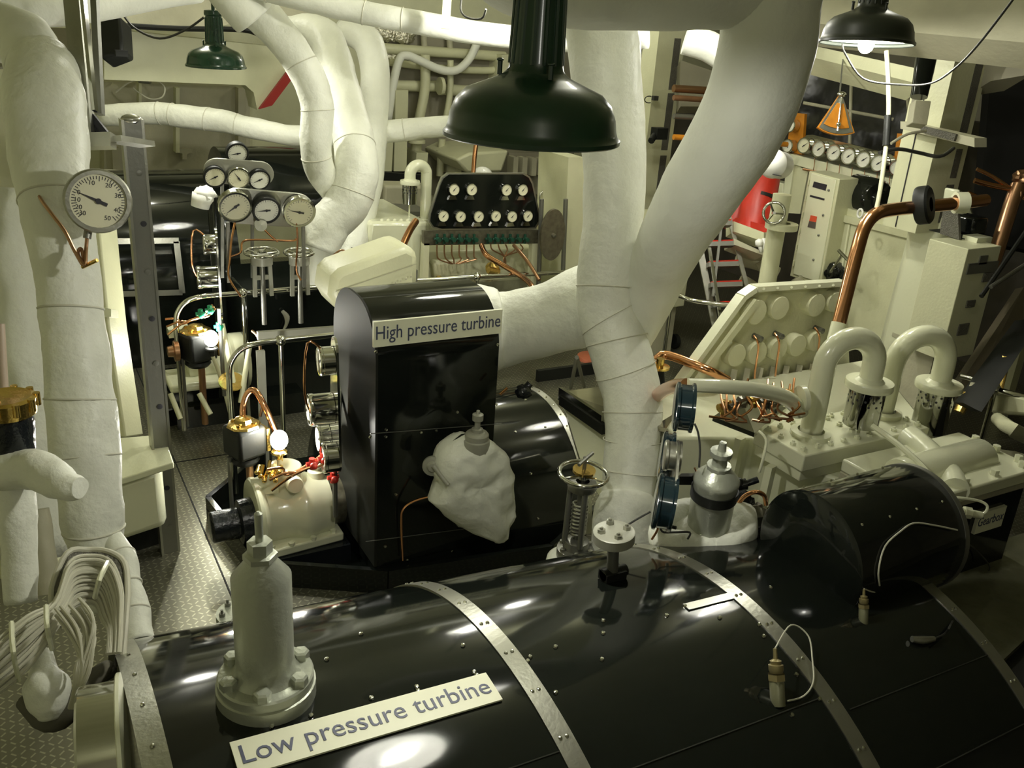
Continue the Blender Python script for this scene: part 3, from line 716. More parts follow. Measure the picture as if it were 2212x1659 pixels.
# bulky bend and dark opening at upper left
pipe('lagged_elbow', [(-40, 60, 3.3, 60), (20, 75, 3.3, 62), (60, 95, 3.25, 60), (78, 150, 3.15, 60)], 60, [lag, seam], 'white lagged elbow entering from the left edge near the top', n=30, jit=.004)
pipe('header_pipe', [(-60, 20, 3.6, 34), (120, 22, 3.9, 34), (240, 5, 4.3, 33), (420, -30, 4.8, 34)], 34, [lag, seam], 'pale lagged header pipe crossing the top left corner', n=24, jit=.003)

# pale wall duct behind the left pipes
mb = MB(); polyX(mb, [(180, 560), (215, 560), (236, 690), (272, 935), (200, 935)], .9, .3)
solo(MB().solid([D(150, 380, 5.5), D(205, 380, 5.5), D(222, 560, 5.4), D(236, 700, 5.3), D(272, 945, 5.2), D(170, 945, 5.2)], FW*.25), 'casing_column', cream, 'cream flared column casing just right of the wide white pipe', 'column', bevel=.01)
solo(MB().solid([D(222, 663, 5.3), D(240, 668, 5.3), D(240, 684, 5.3), D(222, 686, 5.3)], FW*.1), 'flange_lip', creamg, 'small cream lip sticking out from the flared casing', 'flange')
solo(MB().solid([D(-30, 590, 3.9), D(62, 640, 3.9), D(85, 790, 3.9), D(100, 1000, 3.85), D(80, 1250, 3.8), D(-30, 1250, 3.8)], FW*.2), 'panel', cream, 'cream bulkhead panel at the left edge behind the brass topped valve', 'panel')
# cream tank box with lid
t = thing('cream_locker', 'low cream painted tank with overhanging lid left of the steel post', 'tank', D(300, 1130, 4.0))
def quad3(px, d): return [D(x, y, dd) for (x, y), dd in zip(px, d)]
part(MB().solid([D(228, 1045, 4.40), D(375, 998, 4.45), D(355, 938, 4.95), D(225, 948, 4.85)], (0, 0, -.035)), 'lid', creamg, t, bevel=.006)
part(MB().solid([D(228, 1050, 4.45), D(350, 1010, 4.5), D(342, 950, 4.95), D(228, 958, 4.85)], V((0, 0, -.34))), 'body', creamg, t, bevel=.04)
solo(MB().solid([onZ(225, 1158, .15), onZ(345, 1122, .15), onZ(340, 1090, .15), onZ(225, 1110, .15)], V((0, 0, -.15))), 'tank_foot', blackm, 'black plinth under the cream tank', 'plinth')

# steel post
pb = onZ(352, 1178, 0); 
pb = onZ(384, 1188, 0)
po = thing('steel_post', 'tall galvanised channel post with bolt holes left of centre', 'post', pb)
w0 = .1
p_t = V((pb.x, pb.y, 2.28))
part(MB().bb((pb.x-.075, pb.y-.01, 0), (pb.x-.0, pb.y+.0, 2.28)), 'web', dsteel, po)
part(MB().bb((pb.x, pb.y-.012, 0), (pb.x+.012, pb.y+.06, 2.28)), 'side_flange', steel, po)
part(MB().bb((pb.x-.087, pb.y-.035, 0), (pb.x-.075, pb.y+.06, 2.28)), 'flange', steel, po)
for i in range(10):
    part(MB().lathe((pb.x-.028, pb.y-.010, .16+i*.235), (0, -1, 0), [(.014, 0), (.014, .002), (.009, .003), (.0, .003)], n=12), 'bolt_hole', ink if i % 2 else dsteel, po)
part(MB().sph((pb.x-.04, pb.y+.01, 2.28), .045, (1, .7, .5)), 'rounded_head', steel, po)

# suspended steel frame at the upper left
fr_ = thing('hanging_steel_frame', 'suspended grey steel channels and angle bracket above the large round gauge', 'frame', D(200, 320, 3.2))
def barD(a, b, wd, th, d0, d1=None): d1 = d1 or d0; return MB().bar(D(*a, d0), D(*b, d1), wd, th, up=FW)
part(barD((155, -40), (188, 318), .055, .04, 3.2), 'channel', steel, fr_)
part(barD((176, -40), (205, 240), .012, .03, 3.15), 'channel_edge', chrome, fr_)
part(barD((203, -40), (217, 248), .022, .03, 3.35), 'rod', dsteel, fr_)
part(barD((172, 306), (245, 304), .05, .05, 3.18), 'arm', steel, fr_)
part(barD((243, 300), (318, 312), .06, .02, 3.18, 3.5), 'clamp_plate', steel, fr_)
mb = MB()
for i in range(9):
    mb.bar(D(192+i*4.2, 240+i*5, 3.22), D(192+i*4.2, 298, 3.22), .006, .02, up=FW)
part(mb, 'louvre_slats', ink, fr_)
part(barD((158, 200), (238, 300), .02, .03, 3.22), 'strut', ink, fr_)

# big round pressure gauge
gp = thing('large_pressure_gauge', 'large steel rimmed round pressure gauge hanging by the wide white pipe', 'gauge', D(205, 430, 2.74))
nrm = (EYE-D(205, 430, 2.9)).normalized()+RT*.14+V((0, 0, -.1)); nrm.normalize()
r_g = rp(69, 2.72)
nums = [('10', 112, .58), ('20', 62, .58), ('30', 22, .6), ('40', -22, .6), ('50', -60, .58), ('0', 160, .6), ('10', 182, .6), ('20', 204, .6), ('30', 224, .6), ('°', 0, .0)]
gauge(gp, D(207, 431, 2.76), nrm, r_g, needle=radians(160), depth=.055, case=steel, face=mat('aged_dial', (.72, .70, .50), .4), numbers=nums, up=UP0+RT*(-.06), glassy=True, ticks=41, bezel=.83, name='case')
part(MB().cyl(D(192, 490, 2.75), D(188, 515, 2.75), .012, n=10), 'connector', dsteel, gp)
solo(MB().tube([D(188, 512, 2.75), D(186, 540, 2.75), D(183, 572, 2.72), D(168, 548, 2.74), D(176, 538, 2.75), D(181, 574, 2.73), D(160, 540, 2.73), D(140, 500, 2.73), D(110, 460, 2.74), D(88, 430, 2.78), D(75, 400, 2.86)], [.0055]*11, n=8, k=6), 'capillary_tube', bronze, 'thin copper capillary hooked below the large round gauge', 'pipe')
solo(MB().cyl(D(178, 577, 2.74), D(210, 562, 2.72), .006, n=8), 'hook_end', brass, 'pale bent hook under the copper capillary', 'hook')

# brass-topped black valve, left edge
vb_ = D(22, 930, 2.3)
bv = thing('brass_topped_valve', 'black knobbly valve body with round brass lid at the left edge', 'valve', vb_-V((0, 0, .15)))
part(MB().lathe(vb_, _z, [(.0, -.15), (.035, -.15), (.05, -.1), (.055, -.03), (.06, .02), (.055, .05)], n=24), 'body', blackh, bv)
bl_ = part(MB().lathe(vb_+V((0, 0, .045)), _z, [(.055, 0), (.068, .004), (.07, .03), (.072, .045), (.06, .05), (.05, .047), (0, .045)], n=32), 'lid', brass, bv)
for i in range(10):
    a = 2*pi*i/10; c = vb_+V((cos(a)*.07, sin(a)*.07, .062)); part(MB().cyl(c, c+V((0, 0, .033)), .009, n=10), 'lug', brass, bl_)
part(MB().cyl(vb_+V((-.02, .02, .09)), vb_+V((-.03, .04, .36)), .008, n=8), 'stem_pipe', bronze, bv)
pipe('lagged_tee', [(-40, 1010, 2.35, 45), (30, 1020, 2.3, 48), (80, 1015, 2.25, 42), (120, 1032, 2.22, 42), (155, 1048, 2.2, 36), (174, 1052, 2.19, 27)], 40, [laggloss, seam], 'stubby white lagged pipe end pointing right under the black valve', n=28, jit=.01, k=5)
pipe('lagged_branch', [(30, 1030, 2.35, 46), (38, 1100, 2.35, 40), (40, 1200, 2.35, 34), (45, 1300, 2.35, 34)], 36, [laggloss, seam], 'white lagged pipe dropping from the stubby end at the left edge', n=24, jit=.005)
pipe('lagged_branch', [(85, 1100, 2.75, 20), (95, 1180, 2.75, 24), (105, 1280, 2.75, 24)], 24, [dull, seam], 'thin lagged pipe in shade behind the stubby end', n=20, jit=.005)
pipe('vent_hose', [(2, 700, 2.4, 8), (6, 790, 2.4, 9), (12, 880, 2.4, 9)], 9, [mat('pinkish_pipe', (.45, .36, .27), .4)], 'slim pinkish pipe above the brass lid at the left edge', n=14)

# ------------------------------------------------------------------ cable tray with bundles, lower left
tr_ = thing('cable_tray', 'curved perforated metal tray arching over the cable bundle at the lower left', 'tray', D(200, 1400, 2.3))
dC = 2.3
edge = [(118, 1330, 2.25), (112, 1270, 2.3), (145, 1195, 2.35), (190, 1188, 2.4), (235, 1192, 2.4), (268, 1215, 2.38), (276, 1270, 2.32), (272, 1340, 2.25), (265, 1420, 2.2)]
pts = [D(*e) for e in edge]; mb = MB()
vs = []; 
for p in pts: vs += [p+V((0, 0, .012)), p+FW*.0+V((.08, -.02, .0)), p+V((.08, -.02, -.006)), p+V((0, 0, 0))]
part(MB().tube(pts, .008, n=8, k=4), 'rim', cablem, tr_)
mbx = MB(); sm_ = []
for i in range(len(pts)-1):
    for j in range(4): sm_.append(pts[i].lerp(pts[i+1], j/4))
sm_.append(pts[-1]); inn = D(205, 1500, 2.1)
vs = []
for p in sm_: vs += [p, p+(inn-p).normalized()*.05+V((0, 0, .0))-FW*.0, p+(inn-p).normalized()*.05-V((0, 0, .004)), p-V((0, 0, .004))]
n_ = len(sm_); mbx.add(vs, [(i*4+j, i*4+(j+1) % 4, i*4+4+(j+1) % 4, i*4+4+j) for i in range(n_-1) for j in range(4)])
part(mbx, 'perforated_plate', meshd, tr_)
def cab(path, r, label, grp, m_=cablem): return solo(MB().tube(path, r, n=7, k=4), 'cable', m_, label, 'cable', grp)
rr2 = random.Random(3)
for i in range(24):   # cables that come over the arch and run down the right side
    f = i/23; o = f*.62; lift = rr2.uniform(-.004, .008)
    ex = []
    for (x, y, d) in [(-25, 1400, 2.05), (60, 1330, 2.12), (118, 1300, 2.2), (150, 1215, 2.3), (195, 1200, 2.36), (238, 1212, 2.36), (262, 1270, 2.3), (262, 1340, 2.22), (258, 1410, 2.16)]:
        cx_, cy_ = 175, 1420
        s_ = 1-o*(.75 if y < 1300 else .5)
        xx = cx_+(x-cx_)*s_ if x > 100 else x+rr2.uniform(-2, 2); yy = cy_+(y-cy_)*s_ if x > 100 else y+f*115+rr2.uniform(-3, 3)
        ex.append(D(xx, yy, d-.02-lift*2))
    cab(ex, .0052, 'pale painted cable strapped in the bundle that arches over at the lower left', 'arched cable bundle')
for i in range(15):   # cables fanning down into the gland
    sx = 120+rr2.uniform(-15, 70); sy = 1300+rr2.uniform(-10, 80)
    ex = [D(sx, sy, 2.14), D(sx+25+rr2.uniform(-5, 15), sy+50, 2.08), D(165+i*2.2, 1440+rr2.uniform(-8, 8), 2.05), D(160+i*1.2, 1490, 2.05), D(150+i*1.3, 1530, 2.07)]
    cab(ex, .0042, 'thin pale cable fanning down toward the lagged cone at the lower left', 'fanning cables')
for px, py, qx, qy in ((100, 1310, 112, 1402), (25, 1345, 40, 1470), (232, 1215, 205, 1290)):
    solo(MB().tube([D(px, py, 2.08), D((px+qx)/2-4, (py+qy)/2, 2.0), D(qx, qy, 2.08)], .006, n=6, k=4), 'cable_strap', creamg, 'thin pale strap clamping the cable bundle', 'strap', 'cable bundle straps')
cg = thing('lagged_cone', 'white plastered cone wrapped at its foot with dark cloth under the cable bundle', 'pipe', D(105, 1540, 2.1))
part(MB().tube([D(88, 1415, 2.15), D(95, 1450, 2.12), D(100, 1480, 2.1), D(105, 1520, 2.1), D(108, 1550, 2.1)], [rp(25, 2.1), rp(30, 2.1), rp(46, 2.1), rp(40, 2.1), rp(24, 2.1)], n=28, k=4, jit=.008), 'lagging', laggloss, cg)
part(MB().tube([D(50, 1515, 2.15), D(105, 1555, 2.12), D(150, 1530, 2.12), D(200, 1470, 2.15), D(235, 1445, 2.2)], [.02, .03, .028, .022, .02], n=14, k=4, jit=.006), 'dark_wrap', mat('dark_cloth', (.09, .085, .06), .9), cg)
# left rim plate and chrome drum at the lower left
X_ = -.02
dr2 = thing('polished_end_drum', 'polished steel drum and cream bolted ring at the bottom left of the turbine', 'drum', (-.1, 1.5, .9))
cc = D(225, 1600, 1.9)
part(MB().lathe(D(262, 1625, 1.9), (-1, .12, 0), [(0, 0), (.148, 0), (.148, .07), (.142, .075), (0, .075)], n=48), 'drum', chrome, dr2)
part(MB().lathe(D(262, 1625, 1.9), (1, -.12, 0), [(0, 0), (.16, 0), (.162, .002), (.162, .009), (0, .009)], n=48), 'ring', creamg, dr2)

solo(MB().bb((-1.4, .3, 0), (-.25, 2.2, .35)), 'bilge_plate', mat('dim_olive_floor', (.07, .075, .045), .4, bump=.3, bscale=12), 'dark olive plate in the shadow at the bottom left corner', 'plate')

# ================================================================== PUMP UNITS WITH GAUGE RACKS (near and far)
def rail(pts, posts, label, r=.017, m_=chrome, group='polished handrails'):
    t = thing('handrail', label, 'handrail', V((pts[0].x, pts[0].y, 0)), group)
    part(MB().tube(pts, r, n=12, k=4 if len(pts) > 2 else 1), 'top_rail', m_, t)
    for p, b in posts:
        part(MB().cyl(V(p), V(b), r*.85, n=10), 'post', m_, t)
        part(MB().sph(V(p), r*1.9), 'ball_joint', m_, t)
    return t
Yr1 = 4.95
def railpts(p0, y):   # rail that bends down at its left end
    x0, x1 = p0; return [V((x0, y, .06)), V((x0, y, .5)), V((x0, y, .82)), V((x0+.025, y, .92)), V((x0+.09, y, .98)), V((x0+.2, y, 1.0)), V((x0+.32, y, 1.0)), V((x1, y, 1.0))]
rail(railpts((onY(500, 900, Yr1).x, 1.72), Yr1), [((onY(606, 740, Yr1).x, Yr1, 1.0), (onY(606, 740, Yr1).x, Yr1, .06))], 'chrome handrail bending down at its left end beside the nearer lit bulb')
Yr2 = 5.95
rail(railpts((onY(388, 800, Yr2).x, 2.25), Yr2), [((onY(525, 640, Yr2).x, Yr2, 1.0), (onY(525, 640, Yr2).x, Yr2, .06))], 'chrome handrail bending down beside the farther lit bulb')
Yr3 = 5.87
rail([onY(900, 606, Yr3), onY(1240, 587, Yr3)], [(onY(1030, 598, Yr3), V((onY(1030, 598, Yr3).x, Yr3, .0)))], 'chrome handrail in front of the far gauge board')
solo(MB().bar((onY(890, 610, Yr3).x, Yr3, 0), (onY(890, 610, Yr3).x, Yr3, 1.1), .06, .06), 'rail_stanchion', dsteel, 'thick dark stanchion at the left end of the far handrail', 'post')
pts = [onZ(x, y, 1.0) for x, y in ((1420, 625), (1452, 632), (1500, 650), (1590, 660))]
rail(pts, [(onZ(1452, 632, 1.0), V((onZ(1452, 632, 1.0).x, onZ(1452, 632, 1.0).y, 0)))], 'chrome handrail right of the white pipes by the floor plates')
pts = [onZ(x, y, 1.0) for x, y in ((2075, 812), (2110, 822), (2155, 842), (2230, 862))]
rail(pts, [(onZ(2150, 840, 1.0), V((onZ(2150, 840, 1.0).x, onZ(2150, 840, 1.0).y, 0)))], 'chrome handrail at the right edge of the picture')
solo(MB().bar(D(742, 632, 4.9), D(728, 960, 4.7), .03, .03, up=FW), 'stanchion', dsteel, 'slim dark upright just left of the high pressure housing', 'post')
solo(MB().bar(V((onY(560, 700, 5.3).x, 5.3, 0)), V((onY(560, 700, 5.3).x, 5.3, .82)), .03, .05), 'stanchion', greyp, 'grey flat bar upright between the two gauge racks', 'post')
solo(MB().bar(onY(556, 725, 5.29), onY(735, 712, 5.29), .03, .05), 'cross_bar', greyp, 'grey flat cross bar behind the nearer handrail', 'bar')

# --- near pump: white bearing casing
pc = D(640, 1110, 4.75)
pu = thing('bearing_pump', 'glossy cream bearing casing with black coupling left of the high pressure turbine', 'pump', V((1.1, 4.1, 0)))
A0 = V((onY(545, 1110, 4.05).x, 4.05, .30))
mb = MB()
mb.lathe((1.0, 4.1, .26), (1, 0, 0), [(0, 0), (.20, 0), (.21, .01), (.21, .03), (.17, .06), (.165, .16), (.18, .2), (.2, .24), (.2, .29), (.185, .32), (.175, .40), (.12, .41), (0, .41)], n=36)
part(mb, 'casing', creamg, pu)
part(MB().lathe((1.18, 4.1, .4), (0, 0, 1), [(.115, -.08), (.11, .02), (.095, .05), (.09, .13), (.05, .15), (0, .15)], n=24), 'tower', creamg, pu, bevel=.005)
part(MB().lathe((1.2, 3.99, .47), (0, -1, .15), [(.045, -.03), (.045, .02), (.04, .03), (0, .03)], n=20), 'cover_plug', creamg, pu)
part(MB().lathe((1.35, 4.1, .42), (0, 0, 1), [(.05, 0), (.045, .05), (.03, .06), (.035, .08), (0, .085)], n=18), 'oil_cup', creamg, pu)
part(MB().solid([(.98, 3.86, .12), (1.44, 3.90, .12), (1.44, 4.34, .12), (.98, 4.34, .12)], (0, 0, .05)), 'foot_flange', creamg, pu, bevel=.01)
for x, y in ((1.05, 3.9), (1.15, 3.89), (1.27, 3.9), (1.39, 3.93), (1.02, 4.2)): part(MB().bolt((x, y, .165), _z, .017, .02), 'bolt', creamg, pu)
part(MB().solid([(.95, 3.85, .02), (1.46, 3.85, .02), (1.46, 4.4, .02), (.95, 4.4, .02)], (0, 0, .1)), 'bedplate', blackh, pu)
part(MB().lathe((.78, 4.1, .24), (1, 0, 0), [(0, 0), (.07, 0), (.085, .01), (.085, .14), (.12, .15), (.125, .22), (0, .22)], n=28), 'coupling', blackh, pu)
part(MB().lathe((1.39, 4.1, .27), (1, 0, 0), [(.1, 0), (.13, .01), (.14, .05), (.14, .1), (.1, .12), (0, .12)], n=28), 'gland', mottled, pu)
# oil box with brass fittings
sft = V((-.06, .2, 0)); pu.location = V(pu.location)+sft; pu['_o'] = list(V(pu['_o'])); _D = D
def D(*a): return _D(*a)-sft
part(MB().solid([D(540, 1035, 4.75), D(600, 1035, 4.75), D(602, 1065, 4.75), D(553, 1070, 4.75)], FW*.14), 'sight_box', creamg, pu)
mb = MB()
for i in range(7): c = D(555+i*8, 1020+(i % 3)*9, 4.72); mb.cyl(c, c+V((.02, .03, .03*(i % 2)+.02)), .011, n=8).sph(c, .014)
part(mb, 'brass_fittings', brass, pu, kind='stuff')
D = _D

# --- oil pump drum with brass head, and copper siphon
def oil_pump(px, py, d, label, s=1., yaw=0.):
    c = D(px, py, d); t = thing('oil_pump', label, 'pump', V((c.x, c.y, 0)), 'square oil pumps')
    part(MB().box(c, (.17*s, .17*s, .17*s), Matrix.Rotation(radians(20), 3, 'Z')), 'body', blackm, t, bevel=.02)
    part(MB().lathe(c+V((0, 0, .085*s)), _z, [(.09*s, 0), (.085*s, .012), (.05*s, .02), (.045*s, .04), (.02*s, .05), (0, .05)], n=8, smooth=False), 'brass_head', brass, t)
    for i in range(4):
        a = 2*pi*i/4+.9; q = c+V((cos(a)*.06*s, sin(a)*.06*s, .095*s)); part(MB().bolt(q, _z, .012*s, .015), 'brass_nut', brass, t)
    part(MB().lathe(c-V((0, 0, .085*s)), _z, [(.03*s, 0), (.07*s, -.01), (.075*s, -.03), (.06*s, -.05), (0, -.05)], n=18), 'base_cap', blackm, t)
    part(MB().cyl(c-V((-.02, 0, .12*s)), V((c.x+.02, c.y, .08)), .02*s, n=12), 'copper_feed', bronze, t)
    part(MB().cyl(c+V((-.085*s, .0, -.085)), V((c.x-.085*s, c.y, .08)), .011, n=8), 'leg', dsteel, t)
    part(MB().box(c+V((.1*s, 0, 0)), (.02, .1*s, .13*s), Matrix.Rotation(radians(20), 3, 'Z')), 'side_plate', brass, t)
    return c, t
c1, t1 = oil_pump(528, 950, 4.8, 'square black oil pump with brass head beside the nearer lit bulb')
part(MB().tube([c1+V((0, 0, .1)), D(525, 880, 4.8), D(535, 850, 4.8), D(552, 845, 4.8), D(575, 885, 4.8), D(600, 945, 4.85)], .017, n=12, k=5), 'siphon', copper, t1)
c2, t2 = oil_pump(425, 745, 6.05, 'square black oil pump with bronze head beside the farther lit bulb', 1.15)
part(MB().lathe(c2+V((-.12, -.02, -.02)), (-1, 0, 0), [(.07, 0), (.07, .03), (.04, .035), (.035, .07), (0, .07)], n=10), 'bronze_flange', bronze, t2)

# --- gauge racks seen edge on
def rack(px, py, d, ng, label, s=1.0, vcol=red, h=.36, grp='edge-on gauge racks'):
    """tall oval steel plate with round gauges facing left, seen nearly edge on"""
    c = D(px, py, d); t = thing('gauge_rack', label, 'gauge rack', V((c.x, c.y, .3)), grp)
    n_ = V((-1, .12, 0)).normalized(); u = V((.12, 1, 0)).normalized()
    pl = []; R_ = .085*s
    for i in range(13): a = pi*i/12; pl.append(V((0, 0, h*s))+u*cos(a)*R_*.8+V((0, 0, sin(a)*R_*.8)))
    for i in range(13): a = pi+pi*i/12; pl.append(V((0, 0, -h*.55*s))+u*cos(a)*R_*1.5+V((0, 0, sin(a)*R_*1.2)))
    part(MB().solid([c+p for p in pl], -n_*.012), 'steel_plate', chrome, t)
    for z_, r_, dy, dep in ((h*.85*s, .075*s, 0, .07), (h*.1*s, .085*s, .03, .12), (-h*.55*s, .08*s, -.06, .07), (-h*.5*s, .075*s, .13, .06))[:ng]:
        gauge(t, c+u*dy+V((0, 0, z_)), n_, r_, needle=.7, depth=dep, case=chrome, face=dialw)
    for k in range(3):
        a = c+V((-.03, -.03+k*.04, -h*.55*s)); part(MB().tube([a, a+V((-.05, 0, -.05)), a+V((-.12-.04*k, .01, -.06-.03*k)), a+V((-.22, .02*k, -.09)), a+V((-.3, .03, -.16+.04*k))], .007, n=8, k=4), 'copper_line', copper, t)
    part(MB().tube([c+V((-.05, 0, h*s)), c+V((-.13, 0, h*s+.05)), c+V((-.15, 0, h*.4*s)), c+V((-.1, 0, 0))], .006, n=8, k=4), 'copper_line', copper, t)
    for k, (dx, dz) in enumerate(((-.12, -.0), (-.06, .02), (-.01, -.1))):
        q = c+V((dx, 0, -h*.68*s+dz)); part(MB().cyl(q-V((0, 0, .03)), q+V((0, 0, .03)), .016, n=8).cyl(q-V((.03, 0, 0)), q+V((.03, 0, 0)), .012, n=8).sph(q+V((0, -.03, 0)), .02), 'valve_tap', vcol, t)
    part(MB().cyl(c-V((0, 0, h*.6*s)), V((c.x, c.y, .3)), .014, n=8), 'stand', dsteel, t)
    return c, t
rack(722, 900, 4.6, 4, 'edge-on steel gauge rack with red taps just left of the high pressure housing', 1.0, red)
rack(470, 610, 5.9, 2, 'edge-on steel gauge rack with green taps by the farther handrail', .9, greenv, .33)

# small lower pump at the far unit (white casing overexposed)
fp = thing('bearing_pump', 'cream bearing casing glaring under the farther lit bulb', 'pump', V((1.2, 6.2, 0)))
part(MB().lathe(D(400, 790, 6.4), (1, 0, 0), [(0, 0), (.17, 0), (.18, .02), (.18, .3), (.2, .32), (.2, .42), (.12, .44), (0, .44)], n=28), 'casing', creamg, fp)
part(MB().box(D(440, 815, 6.35), (.5, .34, .06)), 'foot_flange', creamg, fp, bevel=.02)
part(MB().box(D(385, 715, 6.3), (.14, .1, .06)), 'cap_box', creamg, fp)
solo(MB().bb((.85, 6.1, .0), (1.75, 6.9, .16)), 'bedplate', black, 'black bedplate beneath the far cream bearing', 'plate')
pts = [onZ(352, 905, .06), onZ(480, 880, .06), onZ(600, 865, .06)]
mb = MB(); mb.bar(pts[0], pts[1], .03, .12); mb.bar(pts[1], pts[2], .03, .12)
solo(mb, 'upstand', black, 'black upstand edge round the far bearing', 'edging')
for i, (a, b) in enumerate((((368, 850), (390, 905)), ((430, 850), (455, 895)), ((480, 700), (505, 830)), ((540, 740), (520, 870)))):
    solo(MB().cyl(D(*a, 6.1), D(*b, 6.1), .018, n=10), 'drain_pipe', cream, 'slim cream drain pipe slanting below the far bearing', 'pipe', 'slim cream drain pipes')
solo(MB().lathe(D(500, 825, 6.1), (0, -.5, 1), [(0, 0), (.085, 0), (.085, .01), (0, .012)], n=24), 'brass_plate', brass, 'round brass plate low by the far handrail', 'plate')
solo(MB().tube([D(545, 715, 5.9), D(560, 735, 5.8), D(565, 800, 5.75), D(570, 860, 5.7), D(562, 900, 5.7)], .009, n=8, k=5), 'copper_line', bronze, 'thin dull copper line dropping between the handrails', 'pipe')

# ================================================================== FAR TURBINE SET
fh = thing('far_high_pressure_turbine', 'dark box shaped turbine casing behind the two handrails', 'turbine', (2.0, 6.6, 0))
x0_, x1_ = onY(527, 700, 6.2).x, onY(760, 700, 6.2).x+.1; z1_ = onY(620, 625, 6.2).z
part(MB().bb((x0_, 6.2, 0), (x1_, 7.0, z1_)), 'casing', black, fh, bevel=.03)
c = onY(615, 690, 6.15)
part(MB().tube([onY(610, 672, 6.17), onY(620, 685, 6.17), onY(618, 702, 6.17), onY(612, 712, 6.17)], [.012, .02, .012, .006], n=8, k=4), 'latch', greyp, fh)
ft = thing('far_low_pressure_turbine', 'black gloss casing with bright steel strapped corners at the far left', 'turbine', (1.3, 8.2, 0))
Yf = 7.4
def fx(x, y): return onY(x, y, Yf)
xa, xb = fx(232, 560).x, fx(520, 560).x
arcp = [(Yf+.75-.75*cos(radians(a)), fx(300, 405).z-.75+.75*sin(radians(a))) for a in range(0, 181, 6)]
arcp = [(Yf, 0)]+arcp+[(Yf+1.5, 0)]
part(extrX(MB(), arcp, xa, xb), 'casing', black, ft)
part(extrX(MB(), [(7.9-.5*cos(radians(a)), fx(600, 350).z-.45+.5*sin(radians(a))) for a in range(0, 181, 6)], xb-.05, onY(668, 400, 7.9).x), 'top_casing', black, ft)
mb = MB()
for a, b in (((232, 520), (385, 518)), ((380, 520), (393, 632)), ((232, 520), (240, 634)), ((238, 634), (393, 630))):
    mb.bar(fx(*a)-V((0, .02, 0)), fx(*b)-V((0, .02, 0)), .045, .008, up=(0, 1, 0))
part(mb, 'strap_frame', steel, ft)
# gauge panels in front of the far turbine
def oval_panel(pxs, py, Y, w_px, h_px, label, slope=.05, m_=None):
    a = onY(pxs[0], py[0], Y); b = onY(pxs[1], py[1], Y); dX = (b-a); L_ = dX.length; u = dX.normalized(); v = u.cross(V((0, 1, 0))).normalized()*-1
    v = V((0, -.25, 1)).normalized(); r_ = rp(h_px/2, (a-EYE).dot(FW))
    t = thing('oval_gauge_panel', label, 'gauge panel', V(((a.x+b.x)/2, Y, 0)), 'oval gauge panels'); pl = []
    for i in range(13): an = pi/2+pi*i/12; pl.append(a+u*(r_+cos(an)*r_)+v*sin(an)*r_)
    for i in range(13): an = -pi/2+pi*i/12; pl.append(b+u*(-r_+cos(an)*r_)+v*sin(an)*r_)
    part(MB().solid(pl, u.cross(v).normalized()*-.015 if u.cross(v).y > 0 else u.cross(v).normalized()*-.015), 'plate', m_ or greyp, t, bevel=.003)
    return t, u, v
tA, uA, vA = oval_panel((472, 680), (443, 458), 5.75, 0, 84, 'oval steel panel with three gauges above the chrome handwheels', m_=steel)
fn = uA.cross(vA).normalized(); fn = fn if fn.y < 0 else -fn
for px, py, rr_, cs, fc, nd in ((505, 440, 34, chrome, dial, 3.8), (572, 448, 29, blackm, dialw, 3.2), (643, 452, 34, chrome, dial, 2.9)):
    gauge(tA, onY(px, py, 5.74), fn, rp(rr_, 6.05), needle=nd, depth=.05, case=cs, face=fc, glassy=True)
part(MB().lathe(onY(562, 486, 5.72), (0, -1, .2), [(.0, 0), (.04, 0), (.04, .02), (0, .03)], n=16), 'foot_bracket', greyp, tA)
for px, q in ((492, 610), (655, 620)): part(MB().bar(onY(px, 480, 5.78), onY(px+2, q, 5.78), .02, .02), 'leg', dsteel, tA)
for pth in (((508, 478), (500, 520), (497, 560), (495, 600), (520, 640)), ((640, 480), (643, 520), (640, 580), (650, 605)), ((497, 555), (520, 545), (525, 522), (560, 518), (630, 520), (640, 515)), ((565, 490), (585, 510), (600, 522))):
    part(MB().tube([onY(x, y, 5.72) for x, y in pth], .0065, n=8, k=5), 'copper_line', copper, tA)
tB, uB, vB = oval_panel((440, 592), (368, 378), 6.35, 0, 58, 'upper oval panel with three gauges above the steel oval panel', m_=greyp)
for px, py, rr_, cs, fc, nd in ((462, 378, 22, blackm, dial, 3.6), (513, 380, 23, chrome, dial, 2.2), (558, 384, 22, blackm, dialw, 3.6)):
    gauge(tB, onY(px, py, 6.34), fn, rp(rr_, 6.7), needle=nd, depth=.04, case=cs, face=fc)
for px in (480, 545): part(MB().bar(onY(px, 395, 6.37), onY(px, 600, 6.37), .02, .02), 'leg', dsteel, tB)
tC = thing('single_gauge', 'single black rimmed gauge on top of the upper oval panel', 'gauge', onY(510, 345, 6.4))
part(MB().bb(onY(490, 326, 6.42), onY(531, 350, 6.40)+V((0, -.0, 0))), 'bracket', blackm, tC)
gauge(tC, onY(510, 326, 6.4), fn, rp(22, 6.75), needle=3.3, depth=.05, case=blackm, face=dialw)
wb = thing('cloth_covered_fitting', 'white cloth bag over a fitting left of the gauge panels', 'bag', onY(440, 445, 6.6))
part(MB().sph(onY(442, 422, 6.6), .08, (1, .8, .8), jit=.3).tube([onY(438, 420, 6.6), onY(432, 448, 6.6)], [.075, .06], n=16, k=1, jit=.01), 'cloth', mat('white_cloth', (.85, .85, .78), .8, bump=.4, bscale=12), wb)
pp0 = onY(463, 430, 6.62); part(MB().tube([onY(463, 425, 6.62), V((onY(463, 425, 6.62).x, 6.62, 0))], .05, n=14, k=1), 'pipe_stub', black, wb)
